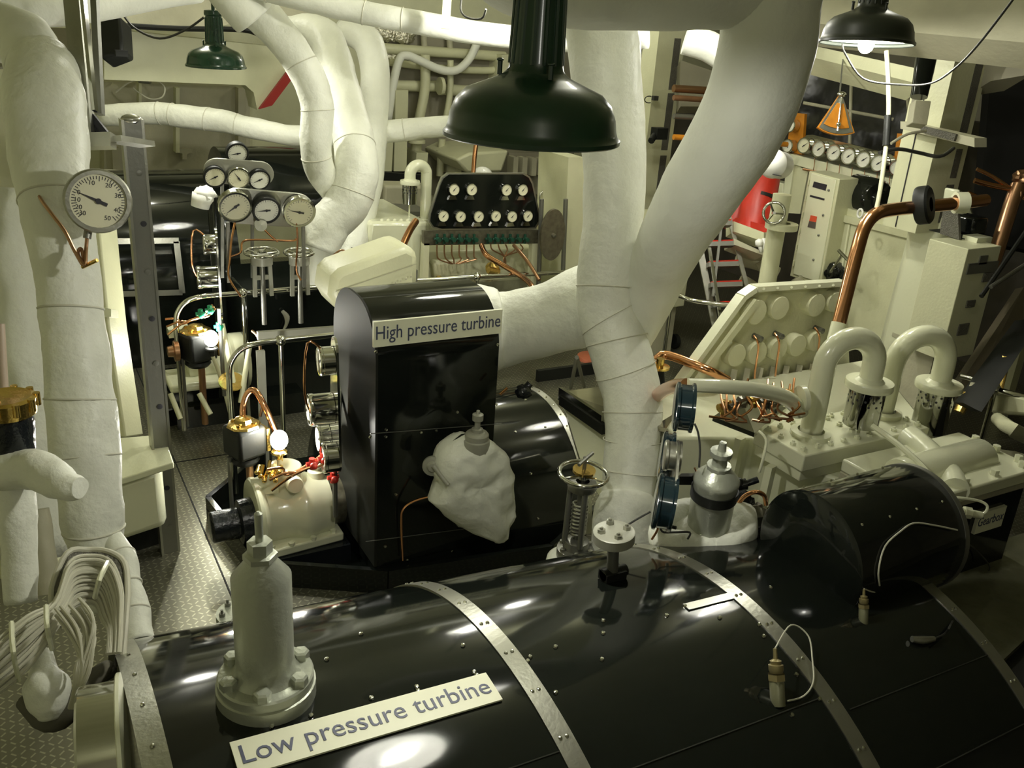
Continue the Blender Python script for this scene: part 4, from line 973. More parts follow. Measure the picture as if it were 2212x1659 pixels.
# handwheels with yokes
for px, py, hw_, lb in ((565, 545, 34, 'chrome handwheel on a grey yoke under the gauge panel, left of the pair'), (646, 545, 30, 'chrome handwheel on a grey yoke under the gauge panel, right of the pair')):
    c = onY(px, py, 5.9); t = thing('yoke_valve', lb, 'valve', V((c.x, c.y, c.z-.5)), 'yoke valves with handwheels')
    handwheel(t, c, (0, -.05, 1), rp(hw_, 6.2), .011, 5)
    part(MB().lathe(c-V((0, 0, .03)), _z, [(.03, .03), (.07, .0), (.07, -.05), (.03, -.06), (0, -.06)], n=16), 'yoke_head', greyp, t)
    for s in (-1, 1): part(MB().bar(c+V((s*.05, 0, -.08)), c+V((s*.055, 0, -.3)), .025, .025), 'yoke_leg', greyp, t)
    part(MB().bar(c+V((-.05, 0, -.17)), c+V((.05, 0, -.17)), .02, .03), 'cross_piece', greyp, t)
    part(MB().cyl(c-V((0, 0, .05)), c-V((0, 0, .5)), .018, n=10), 'spindle', dsteel, t)
# cream coupling guard
cgp = thing('coupling_guard', 'big cream sheet metal guard with rounded end behind the high pressure housing', 'guard', D(800, 650, 5.2))
outl = [(712, 600), (722, 585), (745, 572), (880, 532), (895, 545), (895, 600), (740, 675), (722, 672), (711, 640)]
o3 = [onY(x, y, 4.9) for x, y in outl]
part(MB().solid([onY(x, y, 4.98) for x, y in ((718, 600), (735, 583), (880, 530), (905, 545), (905, 620), (760, 680), (735, 680), (712, 640))], (0, .34, 0)), 'side_sheet', cream, cgp, bevel=.05)
mb = MB()
for i in range(14): c = onY(745+i*11, 655-i*4.4, 4.97); mb.lathe(c, (0, -1, 0), [(.006, 0), (.004, .003), (0, .004)], n=6)
part(mb, 'rivets', dull, cgp, kind='stuff')
part(MB().bar(onY(725, 630, 4.975), onY(900, 570, 4.975), .002, .004), 'seam', dull, cgp)

# ================================================================== BIG LAGGED PIPES CENTRE LEFT
pipe('steam_pipe', [(480, -60, 5.7, 42), (540, 5, 5.8, 41), (600, 70, 5.9, 39), (655, 145, 6.0, 36), (684, 220, 6.1, 36), (682, 310, 6.2, 34), (690, 365, 6.3, 32), (722, 415, 6.5, 28)], 40, [laggloss, seam], 'white lagged steam pipe, leftmost of the three tall curved ones', n=32, k=6, jit=.005, seams=(2.9, 4.2, 5.5))
pipe('pipe_sleeve', [(470, -60, 5.68, 50), (500, -18, 5.7, 50), (535, 22, 5.75, 50), (550, 40, 5.78, 48)], 55, [lag, seam], 'wider white sleeve round the top of the leftmost curved pipe', n=30, k=3)
pipe('steam_pipe', [(620, 62, 7.0, 26), (675, 66, 6.9, 34), (706, 88, 6.8, 38), (728, 160, 6.65, 40), (746, 230, 6.55, 42), (764, 300, 6.45, 45), (771, 375, 6.4, 47), (750, 440, 6.4, 48), (712, 484, 6.4, 46), (690, 540, 6.4, 38)], 50, [laggloss, seam], 'widest white lagged steam pipe with swan neck bend, middle of the three', n=36, k=6, jit=.006, seams=(5.2, 6.6))
pipe('steam_pipe', [(740, 66, 7.6, 26), (788, 84, 7.5, 32), (807, 130, 7.5, 32), (810, 200, 7.5, 31), (804, 320, 7.4, 30), (796, 400, 7.3, 30), (768, 520, 7.1, 30), (745, 640, 7.0, 30)], 34, [laggloss, seam], 'white lagged steam pipe, rightmost of the three tall curved ones', n=28, k=6, jit=.004)
pipe('steam_pipe', [(690, 470, 6.5, 36), (692, 540, 6.5, 32), (697, 620, 6.5, 30)], 32, [lag, seam], 'short upright white pipe below the swan neck bend', n=26, jit=.004)
pipe('top_pipe', [(500, -40, 5.6, 24), (640, -5, 5.6, 24), (760, 22, 5.6, 25), (900, 48, 5.6, 25), (1060, 75, 5.6, 24), (1260, 88, 5.6, 24), (1400, 80, 5.6, 24)], 25, [lag, seam], 'bright white lagged pipe along the top centre, lit by a hidden lamp', n=26, k=5, jit=.003, seams=(.6, 2.2, 2.8))
pipe('lagged_pipe', [(218, 250, 7.4, 22), (340, 245, 7.4, 24), (400, 252, 7.4, 25), (480, 262, 7.4, 24), (560, 280, 7.4, 22), (660, 295, 7.4, 22), (830, 285, 7.5, 24), (960, 272, 7.5, 22), (1050, 272, 7.5, 22)], 22, [laggloss, seam], 'long white lagged pipe running level across the far wall', n=24, k=5, jit=.006, seams=(1.05, 1.5, 2.6, 3.4, 6.3))
pipe('lagged_pipe', [(225, 378, 7.8, 12), (330, 384, 7.8, 12), (450, 382, 7.8, 12)], 12, [lag, seam], 'slim white lagged pipe low behind the far turbine', n=18, jit=.004)

bvv = thing('black_lever_valve', 'small black lever valve with thin copper line above the cream guard', 'valve', onY(758, 575, 5.3))
part(MB().sph(onY(755, 562, 5.3), .035, (1.2, 1, .8), jit=.3).cyl(onY(758, 560, 5.3), onY(762, 535, 5.3), .012, n=8).cyl(onY(770, 565, 5.3), onY(776, 535, 5.3), .012, n=8), 'body', blackm, bvv)
part(MB().cyl(onY(757, 565, 5.3), onY(760, 600, 5.3), .02, n=8), 'stem', blackm, bvv)
part(MB().tube([onY(752, 550, 5.3), onY(738, 540, 5.3), onY(715, 555, 5.35), onY(688, 578, 5.4)], .006, n=8, k=4), 'copper_line', bronze, bvv)

# ================================================================== NEAR GEARBOX (right)
ZG = 1.25
gb = thing('gearbox', 'cream painted gearbox casing with thick bolted top plates at the right centre', 'gearbox', (3.2, 2.6, 0))
T = [onZ(1462, 945, 1.12), onZ(1626, 945, 1.12), onZ(1735, 1010, 1.12), onZ(1895, 1060, 1.12), onZ(2060, 1000, 1.12), onZ(1990, 900, 1.12), V((4.3, 3.28, 1.12)), V((2.6, 3.28, 1.12))]
part(MB().solid(T, (0, 0, -1.06)), 'casing', creamg, gb, bevel=.012)
a, b, c = onZ(1626, 925, ZG), onZ(1738, 985, ZG), onZ(2000, 920, ZG)
dY = a.y-b.y
top = part(MB().bb((b.x, b.y, ZG-.075), (c.x, b.y+dY, ZG)), 'top_plate', creamg, gb, bevel=.006)
part(MB().bb((b.x+.02, b.y+.02, ZG-.13), (c.x-.02, b.y+dY, ZG-.075)), 'lower_plate', creamg, gb, bevel=.004)
xs_ = [b.x+.035+i*(c.x-b.x-.07)/9 for i in range(10)]
for i, x in enumerate(xs_):
    for y in (b.y+.04, b.y+dY-.035):
        part(MB().lathe((x, y, ZG), _z, [(.014, 0), (.014, .012), (.008, .013), (.006, .02), (0, .021)], n=6, smooth=False), 'bolt', creamg, top)
for y in (b.y+.1, b.y+.17, b.y+.24):
    for x in (b.x+.035, c.x-.035, (b.x+c.x)/2): part(MB().lathe((x, y, ZG), _z, [(.014, 0), (.014, .012), (.008, .013), (.006, .02), (0, .021)], n=6, smooth=False), 'bolt', creamg, top)
# second plate behind to the right
e = onZ(1870, 870, ZG+.02)
# sloping stiffener ribs on the casing side
for px in (((1655, 1000), (1640, 1130)), ((1590, 940), (1640, 1000))):
    part(MB().bar(onZ(*px[0], 1.14)-V((.0, .03, 0)), onZ(*px[0], 1.14)-V((.05, .05, .55)), .03, .05), 'rib', creamg, gb)
part(MB().tube([D(1640, 932, 3.55), D(1655, 950, 3.5), D(1650, 985, 3.48), D(1640, 1020, 3.5)], .006, n=8, k=4), 'pipe', creamg, gb)
# long pipe down right side of the gearbox
part(MB().tube([D(1965, 945, 3.9), D(2010, 985, 3.75), D(2050, 1030, 3.6), D(2062, 1060, 3.5)], .055, n=18, k=4), 'oil_main', creamg, gb)
part(MB().tube([D(1885, 920, 3.7), D(1940, 960, 3.6), D(1990, 1005, 3.5), D(2010, 1030, 3.45)], .012, n=8, k=4), 'pipe', creamg, gb)
# bearing cap with split flange
q0 = onY(2040, 1030, 1.82)
bx0, bx1 = q0.x, max(onY(2200, 1035, 1.82).x, onY(2171, 1090, 1.865).x+.09)
bc = part(MB().bb((bx0-.1, 1.82, 1.19), (bx1, 2.2, 1.245)), 'split_flange', creamg, gb, bevel=.008)
part(MB().lathe((bx0+.0, 2.0, 1.23), (1, 0, 0), [(0, 0), (.08, 0), (.085, .015), (.085, bx1-bx0-.13), (.07, bx1-bx0-.11), (0, bx1-bx0-.10)], n=32), 'bearing_cap', creamg, gb)
for i in range(4): part(MB().bolt((bx0+.02+i*(bx1-bx0-.08)/3, 1.86, 1.243), _z, .018, .025), 'bolt', creamg, bc)
for i in range(3): part(MB().bolt((bx1-.03, 1.9+i*.1, 1.243), _z, .016, .03), 'bolt', creamg, bc)
part(MB().bb((bx0-.1, 1.845, 1.145), (bx1, 2.2, 1.19)), 'lower_flange', dull, gb, bevel=.005)
part(MB().bb((bx0-.2, 1.87, .0), (bx1+.02, 2.2, 1.145)), 'black_base', black, gb)
sg = thing('gearbox_sign', 'small dim sign reading Gearbox on the black base at the right edge', 'sign', V((bx0, 1.86, .9)), 'name signs')
l0, l1 = onY(2112, 1108, 1.865), onY(2171, 1090, 1.865); z0, z1 = onY(2113, 1148, 1.865).z, onY(2112, 1108, 1.865).z
part(MB().bb((l0.x, 1.855, z0), (l1.x, 1.869, z1)), 'board', board, sg)
mb = MB(); M = frame(((l0.x+l1.x)/2, 1.8545, (z0+z1)/2+.004), (0, -1, 0))
text_mb(mb, 'Gearbox', (z1-z0)*.62, M, 0); xs2 = [q.x for q in mb.v]; sc = (l1.x-l0.x)*.93/(max(xs2)-min(xs2)); xc = (max(xs2)+min(xs2))/2
for q in mb.v: q.x = (q.x-xc)*sc+(l0.x+l1.x)/2
part(mb, 'lettering', navy, sg)
sn = thing('probe_connector', 'cream probe plug with curled lead beside the black drum rim', 'connector', D(2080, 1110, 3.2))
part(MB().cyl(D(2078, 1105, 3.2), D(2118, 1113, 3.22), .014, n=12).cyl(D(2082, 1106, 3.2), D(2096, 1109, 3.2), .022, n=8), 'plug', creamg, sn)
part(MB().tube([D(2118, 1113, 3.22), D(2130, 1105, 3.22), D(2132, 1092, 3.22), D(2115, 1082, 3.22), D(2080, 1076, 3.2), D(2060, 1075, 3.2)], .005, n=8, k=5), 'lead', creamg, sn)

# U bend breathers with perforated chrome cylinders
def breather(foot, top, rad, reach, label, cyl_h, dirv=(1, -.25, 0), pr=.047, cyl_r=.075, grp='U-bend breathers', base_plate=True):
    f = V(foot); d = V(dirv).normalized(); t = thing('breather_pipe', label, 'breather', f, grp)
    c = f+V((0, 0, top-f.z-rad)); pts = [f, f+V((0, 0, (top-rad-f.z)*.5)), c]
    for i in range(1, 9): a = pi*i/8; pts.append(c+d*(rad-rad*cos(a))+V((0, 0, sin(a)*rad)))
    end = c+d*2*rad; pts.append(end-V((0, 0, reach)))
    ub = part(MB().tube(pts, pr, n=24, k=3), 'u_bend', creamg, t)
    e = pts[-1]
    if base_plate: part(MB().lathe(f, _z, [(pr*1.8, -.005), (pr*1.8, .02), (pr*1.2, .025)], n=24), 'foot_flange', creamg, t)
    part(MB().lathe(e, _z, [(0, -.005), (cyl_r*1.3, -.005), (cyl_r*1.33, 0), (cyl_r*1.33, .022), (cyl_r*1.3, .026), (pr*1.3, .026), (pr, .04)], n=36), 'flange', creamg, t)
    cy = part(MB().lathe(e, _z, [(cyl_r, -.005), (cyl_r, -cyl_h), (cyl_r*.96, -cyl_h), (cyl_r*.96, -.01)], n=40).lathe(e, _z, [(0, -cyl_h+.01), (cyl_r*.96, -cyl_h+.01)], n=30), 'chrome_cylinder', mat('dark_chrome', (.34, .34, .30), .08, 1.) if 'dark_chrome' not in MATS else MATS['dark_chrome'], t)
    mb = MB()
    for ring in range(3):
        for i in range(14):
            a = 2*pi*i/14+ring*.22; nn = V((cos(a), sin(a), 0)); mb.lathe(e+nn*(cyl_r+.0004)-V((0, 0, .025+ring*.022)), nn, [(.0055, 0), (0, .0006)], n=8)
    part(mb, 'holes', ink, cy, kind='stuff')
    part(MB().cyl(e-V((0, 0, cyl_h-.01)), e-V((0, 0, cyl_h+.14)), .007, n=8), 'drain_tube', creamg, t)
    return t
f1 = onZ(1750, 940, ZG)
f1 = V((f1.x, f1.y, ZG))
breather(f1, onX(1825, 710, f1.x+.12).z-.02, .118, .10, 'glossy cream U bend breather with perforated chrome cylinder, nearer of the two', .175)
f2 = onZ(1905, 895, ZG); f2 = V((f2.x, f2.y, ZG))
breather(f2, D(1985, 710, 4.1).z, .135, .12, 'glossy cream U bend breather with perforated chrome cylinder, farther of the two', .21, cyl_r=.078)
# cream oval pipe with copper elbow
op = thing('lube_oil_pipe', 'cream oil pipe arching left from the nearer breather to a copper elbow', 'pipe', D(1730, 870, 3.7))
part(MB().tube([D(1484, 832, 3.35), D(1560, 835, 3.4), D(1640, 843, 3.5), D(1695, 858, 3.6), D(1722, 880, 3.68), D(1728, 895, 3.7)], [.026, .028, .03, .032, .034, .034], n=20, k=4), 'cream_run', creamg, op)
part(MB().tube([D(1484, 832, 3.35), D(1455, 835, 3.6), D(1425, 850, 4.1), D(1398, 880, 4.6), D(1370, 905, 4.8)], [.026, .028, .03, .034, .034], n=18, k=4), 'copper_elbow', copper, op)
part(MB().lathe(D(1728, 862, 3.68), (1, -.3, .1), [(0, 0), (.055, 0), (.055, .02), (0, .02)], n=24), 'end_flange', creamg, op)
pipe('copper_pipe', [(1380, 840, 4.6, 10), (1395, 800, 4.6, 10), (1420, 775, 4.6, 10), (1445, 768, 4.6, 10), (1530, 800, 4.5, 10), (1570, 820, 4.6, 10)], 10, [copper], 'bright copper pipe bending right out of the floor behind the white pipe', n=14)
vv = thing('brass_flanged_valve', 'small brass flange on a black spindle right of the white pipe', 'valve', D(1428, 830, 4.5))
part(MB().lathe(D(1425, 795, 4.5), _z, [(0, 0), (.05, 0), (.05, .012), (.02, .015), (.02, .05), (0, .05)], n=20), 'brass_flange', brass, vv)
part(MB().cyl(D(1425, 797, 4.5), D(1430, 850, 4.5), .022, .018, n=12), 'spindle', blackm, vv)

# gauge board seen from the back
gbk = thing('gauge_board_back', 'cream back of a large gauge board with round gauge cases and copper lines', 'gauge board', V((3.6, 3.3, 0)))
Yb = 3.3
bp = [(1632, 618), (1815, 607), (1830, 618), (1838, 900), (1425, 900), (1420, 885), (1600, 640)]
part(MB().solid([onY(x, y, Yb) for x, y in bp], (0, .02, 0)), 'sheet', cream, gbk)
mb = MB()
for a, b in (((1628, 622), (1820, 610)), ((1420, 890), (1602, 640)), ((1602, 640), (1628, 622))): mb.bar(onY(*a, Yb-.03), onY(*b, Yb-.03), .028, .06, up=(0, 1, 0)) 
part(mb, 'edge_frame', creamg, gbk)
mb = MB(); mb.bar(onY(1448, 900, Yb-.07), onY(1635, 650, Yb-.07), .035, .02, up=(0, 1, 0)); mb.bar(onY(1500, 880, Yb-.1), onY(1480, 1080, Yb-.2), .07, .03)
part(mb, 'inner_brace', cream, gbk)
for i, (x, y, r) in enumerate([(1628, 672, 26), (1678, 663, 25), (1757, 657, 25), (1797, 650, 22), (1585, 765, 24), (1630, 760, 25), (1675, 752, 24), (1717, 744, 24), (1757, 735, 22)]):
    c = onY(x, y, Yb-.03); part(MB().lathe(c+V((0, .03, 0)), (0, -1, 0), [(rp(r, 5), 0), (rp(r, 5), .05), (rp(r, 5)*.95, .056), (0, .058)], n=28), 'gauge_case', cream, gbk)
for i, (x, y) in enumerate(((1628, 725), (1673, 720), (1760, 708), (1800, 700))):
    c = onY(x, y, Yb-.05); 
    part(MB().lathe(onY(x, y, Yb), (0, -1, 0), [(.016, 0), (.016, .06), (0, .065)], n=8), 'union', dsteel, gbk)
    if i < 3: part(MB().tube([onY(x, y, Yb-.06), onY(x+8, y+12, Yb-.09), onY(x+10, y+30, Yb-.09), onY(x+4, y+70, Yb-.08), onY(x+2, y+92, Yb-.07)], .0055, n=8, k=4), 'copper_line', copper, gbk)
for i in range(6): part(MB().cyl(onY(1650+i*30, 622-i*1.6+2, Yb-.065), onY(1650+i*30, 622-i*1.6+2, Yb-.05), .007, n=8), 'rivet', creamg, gbk)
# cream channels and junk below the board
mb = MB(); 
for i in range(8): mb.bar(onY(1560+i*28, 800-i*2, Yb-.02), onY(1545+i*28, 870, Yb-.06), .03, .03)
part(mb, 'corrugated_panel', dull, gbk)
cpr = random.Random(5)
cl = thing('copper_pipework', 'tangle of thin copper lines with brass unions on the gearbox top below the board', 'pipework', D(1600, 900, 3.6))
for i in range(12):
    x = 1555+i*15+cpr.uniform(-4, 4); y = 850+cpr.uniform(-8, 8)
    part(MB().tube([D(x, y-25, 3.72), D(x+cpr.uniform(-4, 4), y+8, 3.65), D(x+cpr.uniform(-10, 12), y+35, 3.6), D(x+25*cpr.uniform(-1, 1), y+55, 3.58), D(x+45*cpr.uniform(-1, 1), y+50, 3.58)], .005, n=7, k=4), 'copper_line', copper if i % 3 else bronze, cl)
for i in range(7):
    c = D(1565+i*22, 868+cpr.uniform(-14, 14), 3.66); part(MB().cyl(c-V((.03, 0, .0)), c+V((.03, 0, .01)), .018, n=8).cyl(c-V((0, 0, .03)), c+V((0, 0, .03)), .015, n=8), 'union', [brass, dsteel, steel][i % 3], cl)
solo(MB().solid([D(1540, 900, 3.75), D(1600, 860, 3.95), D(1700, 880, 3.9), D(1630, 935, 3.7)], (0, 0, -.02)), 'drip_tray', chrome, 'polished drip tray under the copper tangle', 'tray')
# polished tray left of the white pipe
tt = thing('polished_tray', 'shallow polished steel tray beside the base of the white pipe', 'tray', D(1290, 880, 4.6))
part(MB().solid([D(1212, 846, 4.7), D(1320, 832, 4.95), D(1500, 838, 4.7), D(1440, 925, 4.1), D(1300, 905, 4.35)], (0, 0, -.02)), 'sheet', mat('reflective_tray', (.5, .48, .36), .12, .9, var=.35, vscale=6), tt)
part(MB().bar(D(1210, 850, 4.68), D(1302, 912, 4.33), .02, .07), 'rim', chrome, tt)
part(MB().bar(D(1213, 864, 4.66), D(1306, 928, 4.32), .03, .05), 'bearer', blackm, tt)
solo(MB().solid([D(1215, 868, 4.72), D(1320, 935, 4.4), D(1320, 1110, 4.3), D(1262, 1020, 4.4)], FW*.15), 'gusset', creamg, 'cream gusset plate between the strapped casing end and the white pipe', 'gusset')
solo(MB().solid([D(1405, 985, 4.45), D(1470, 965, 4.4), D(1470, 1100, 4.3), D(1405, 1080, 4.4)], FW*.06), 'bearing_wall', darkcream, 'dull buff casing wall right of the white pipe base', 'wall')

# ---------------------------------------------------------------- silver valve with rack of dark gauges
bpt = on_lp(1535, 1165)[2]; dV = (bpt-EYE).dot(FW)
bb0 = D(1527, 1150, dV); tt0 = D(1547, 1040, dV-.10)
sv = thing('silver_cylinder_valve', 'silver grey cylindrical valve with black clamp standing in a white lagging collar', 'valve', bpt)
ax = (tt0-bb0).normalized(); hV = (tt0-bb0).length; rV = rp(46, dV)
part(MB().lathe(bb0, ax, [(rV*.95, -.1), (rV*.98, 0), (rV*1.0, hV*.95), (rV*1.05, hV), (rV*1.05, hV+.01), (rV*.95, hV+.02), (rV*.5, hV+.055), (rV*.4, hV+.058), (0, hV+.06)], n=36), 'body', silver, sv)
part(MB().lathe(bb0, ax, [(rV*.55, hV+.05), (rV*.55, hV+.065), (rV*.35, hV+.066), (rV*.32, hV+.1), (rV*.5, hV+.102), (rV*.5, hV+.118), (rV*.2, hV+.12), (.011, hV+.15), (0, hV+.152)], n=12, smooth=False), 'spindle_nuts', silver, sv)
part(MB().lathe(bb0, ax, [(rV*1.02, hV-.06), (rV*1.07, hV-.06), (rV*1.07, hV-.025), (rV*1.02, hV-.025)], n=36), 'clamp_band', blackm, sv)
part(MB().bar(D(1500, 1035, dV-.05), D(1470, 1035, dV-.02), .03, .03), 'clamp_arm', blackm, sv)
part(MB().cyl(D(1590, 1050, dV-.05), D(1612, 1045, dV-.05), .02, n=10).cyl(D(1608, 1046, dV-.05), D(1637, 1036, dV-.05), .011, n=10).sph(D(1595, 1045, dV-.05), .022), 'clamp_screw', blackh, sv)
part(MB().tube([D(1430, 1140, dV), D(1440, 1165, dV-.02), D(1520, 1180, dV-.04), D(1590, 1160, dV-.02), D(1605, 1120, dV+.03), D(1560, 1105, dV+.1), D(1470, 1110, dV+.08)], [.045, .05, .05, .05, .05, .045, .045], n=20, k=5, closed=True, jit=.012), 'lagging_collar', laggloss, sv)
part(MB().sph(D(1522, 1148, dV+.03), rp(85, dV), (1, .9, .45), jit=.15), 'lagging_pad', laggloss, sv)
part(MB().tube([D(1500, 1010, dV-.08), D(1512, 1035, dV-.09), D(1530, 1065, dV-.09), D(1518, 1090, dV-.08), D(1520, 1125, dV-.07), D(1530, 1150, dV-.06)], .003, n=7, k=5), 'copper_wire', copper, sv)
mm = thing('black_cast_fitting', 'rough black casting with mottled union between silver valve and drum', 'fitting', D(1630, 1160, 3.1))
part(MB().sph(D(1600, 1100, 3.15), .045, (1, 1, 1.5), jit=.3).cyl(D(1600, 1120, 3.15), D(1640, 1130, 3.1), .035, n=14), 'casting', blackh, mm)
part(MB().sph(D(1632, 1115, 3.08), .045, (1.1, .8, .9), jit=.4, n=12, m=8), 'union', mottled, mm)
part(MB().tube([D(1585, 1105, 3.1), D(1605, 1075, 3.08), D(1630, 1063, 3.06), D(1650, 1070, 3.06), D(1655, 1092, 3.06)], .008, n=10, k=5), 'copper_arch', copper, mm)
# gauges seen edge on, teal black
teal = mat('teal_black_case', (.008, .02, .026), .12, coat=.5)
gr = thing('edge_on_gauge_cluster', 'cluster of dark teal gauges and steel ring seen edge on beside the silver valve', 'gauge rack', D(1450, 1150, 2.9))
def drum(cx, cy, d, rpx, wpx, m_, name, ang=0):
    n_ = (RT*cos(ang)+UP*sin(ang)-FW*.10).normalized(); c = D(cx, cy, d); r_ = rp(rpx, d); w_ = rp(wpx, d)
    g_ = part(MB().lathe(c-n_*w_/2, n_, [(0, 0), (r_*.9, 0), (r_, .004), (r_, .012), (r_*.92, .016), (r_*.92, w_-.014), (r_, w_-.01), (r_, w_-.002), (0, w_)], n=44), name, m_, gr); return g_, c, n_, r_
drum(1478, 880, 2.95, 54, 42, teal, 'gauge', -.10)
drum(1440, 985, 3.05, 54, 26, teal, 'gauge', -.16)
drum(1436, 1085, 2.85, 62, 42, teal, 'gauge', -.18)
g_, c, n_, r_ = drum(1453, 985, 2.9, 34, 38, steel, 'steel_ring', -.1)
pl = []; uu = (UP - n_*UP.dot(n_)).normalized(); ww = n_.cross(uu); c = D(1452, 1050, 2.9)
for i in range(28): a = 2*pi*i/28; pl.append(c+uu*cos(a)*rp(100, 2.9)+ww*sin(a)*rp(62, 2.9))
part(MB().solid(pl, n_*.008), 'steel_plate', steel, gr)
part(MB().cyl(D(1412, 1130, 2.9), D(1460, 1140, 2.85), .006, n=8), 'bolt_rod', blackm, gr)
for pth in (((1500, 915), (1508, 935), (1512, 970), (1510, 1010)), ((1425, 1125), (1430, 1148), (1455, 1150), (1490, 1150), (1485, 1165)), ((1405, 1105), (1370, 1125), (1330, 1150), (1300, 1165))):
    part(MB().tube([D(x, y, 2.88) for x, y in pth], .0035, n=7, k=4), 'cable', cabled, gr)
part(MB().tube([D(1425, 1120, 2.88), D(1420, 1145, 2.9), D(1408, 1165, 2.92)], .004, n=7, k=4), 'copper_wire', copper, gr)

# plastic sheet and dark machinery at the lower right
sh = thing('plastic_sheet', 'dusty translucent sheet over the machinery at the lower right corner', 'sheet', (3.4, 1.5, .7))
zs = .78
part(MB().solid([onZ(2010, 1285, zs), onZ(2075, 1195, zs), onZ(2215, 1150, zs), onZ(2300, 1300, zs), onZ(2160, 1432, zs)], (0, 0, -.02)), 'sheet', sheetm, sh)
part(MB().bb((2.75, .6, 0), (4.6, 1.82, .74)), 'covered_box', blackm, sh)
solo(MB().solid([onZ(2212, 1530, .3), onZ(2330, 1660, .3), onZ(2150, 1720, .3)], (0, 0, -.29)), 'olive_plate', mat('olive_plate', (.05, .055, .03), .4), 'olive painted plate at the bottom right corner', 'plate')

# ================================================================== RIGHT SIDE EQUIPMENT
def column(xl, xm, xr, y0, X, zb, label, slots, cat='column'):
    a = onX(xl, y0, X); b = onX(xm, y0, X); c = onY(xr, y0, b.y)
    t = thing('vented_column', label, cat, V(((X+c.x)/2, (a.y+b.y)/2, zb)), 'vented columns')
    part(MB().bb((X, b.y, zb), (c.x, a.y, 3.8)), 'casing', cream, t)
    for (sx0, sx1, z0, z1) in slots:
        x0 = X+(c.x-X)*sx0; x1 = X+(c.x-X)*sx1
        mb = MB().bb((x0, b.y-.002, z0), (x1, b.y+.01, z1)); part(mb, 'vent_slot', meshd, t)
    return t, a, b, c
tc_, ca, cb2, cc2 = column(1988, 2068, 2142, 110, 5.0, 1.72, 'broad cream column with dark vent slots at the right', [(.62, .85, 2.28, 2.78), (.66, .85, 2.06, 2.24), (.62, .85, 1.78, 2.02)])
X = 5.0
part(MB().bb((X-.005, cb2.y+.15, 1.73), (X, cb2.y+.156, 3.4)), 'panel_seam', ink, tc_)
for z_ in (2.75, 2.62, 2.48): part(MB().bb((X-.006, ca.y-.075, z_-.045), (X, ca.y-.02, z_+.04)), 'label_plate', darkcream, tc_)
column(1393, 1425, 1483, 60, 5.35, 0, 'narrow cream column with dark vent slots seen between the white pipe legs', [(.60, .85, 2.3, 2.75), (.60, .85, 1.75, 2.27), (.60, .85, 1.2, 1.7)])
# cable rack across the column
ck = thing('cable_rack', 'perforated cream rack crossing the broad column', 'rack', onX(2030, 290, 4.9))
part(MB().solid([onX(1945, 262, 4.9), onX(2105, 298, 4.9), onX(2105, 318, 4.9), onX(1945, 278, 4.9)], (.11, 0, 0)), 'tray', dull, ck)
part(MB().solid([onX(1985, 270, 4.88), onX(2065, 290, 4.88), onX(2060, 305, 4.88), onX(1990, 285, 4.88)], (.02, 0, 0)), 'mesh', meshd, ck)
part(MB().tube([D(1900, 330, 4.6), D(1940, 322, 4.7), D(1985, 330, 4.9), D(2030, 338, 4.9), D(2060, 320, 5.0)], .01, n=8, k=5), 'cable', cabled, ck)
part(MB().tube([D(1925, 310, 4.9), D(1960, 290, 4.95), D(2000, 283, 5.0)], .008, n=8, k=5), 'cable', dull, ck)
# beams overhead on the right
bm_ = struct(MB().solid([D(1700, -60, 5.0), D(1700, 45, 5.0), D(2212, 92, 4.2), D(2400, 110, 4.0), D(2400, -60, 4.0)], FW*.3), 'trim', dull)
struct(MB().solid([D(1740, 95, 6.5), D(1990, 150, 5.8), D(2000, 185, 5.8), D(1740, 120, 6.5)], FW*.3), 'trim', cream)
struct(MB().solid([D(2140, 110, 5.4), D(2230, 120, 5.2), D(2230, 160, 5.2), D(2140, 175, 5.4)], FW*.3), 'trim', darkcream)
# black pipe running down left of the column
dp_ = thing('black_conduit', 'thick black conduit running down the left face of the broad column', 'conduit', D(1985, 280, 5.0))
part(MB().tube([D(2010, 60, 5.0), D(2000, 130, 5.0), D(1985, 210, 5.0)], [.055, .055, .045], n=20, k=3), 'conduit', black, dp_)
part(MB().solid([D(1978, 215, 4.95), D(2012, 218, 4.95), D(2003, 270, 4.95), D(1970, 265, 4.95)], FW*.08), 'open_box', dull, dp_, bevel=.005)
# black plastic sheeting
bp_ = thing('black_sheeting', 'creased black plastic sheeting hung behind the gauge shelf at the upper right', 'sheeting', onX(1870, 330, 7.2))
nx, nz = 26, 14; a, b, c, d = D(1740, 122, 8.6), D(2010, 165, 7.6), D(2000, 360, 7.6), D(1720, 350, 8.6); vs = []
for i in range(nx+1):
    for j in range(nz+1):
        p = (a.lerp(b, i/nx)).lerp(d.lerp(c, i/nx), j/nz); vs.append(p-FW*(noise.noise(V((p.x*1.2, p.y*1.2, p.z*7)))*.06))
fs = [(i*(nz+1)+j, i*(nz+1)+j+1, (i+1)*(nz+1)+j+1, (i+1)*(nz+1)+j) for i in range(nx) for j in range(nz)]
mb = MB().add(vs, fs, True).add([v+FW*.01 for v in vs], fs, True); part(mb, 'sheet', plastic, bp_)
for p_, q_ in (((1755, 135), (1885, 145)), ((1735, 222), (1930, 258)), ((1840, 145), (1835, 330)), ((1955, 150), (1965, 260))):
    part(MB().cyl(D(*p_, 7.6), D(*q_, 7.4), .014, n=8), 'frame_rail', dull, bp_)
solo(MB().tube([D(1915, 110, 4.3), D(1919, 180, 4.3), D(1919, 260, 4.3), D(1910, 350, 4.3), D(1898, 430, 4.3), D(1885, 480, 4.3)], .011, n=10, k=4), 'hanging_rod', cream, 'slim cream rod hanging down from beside the right lamp', 'rod')
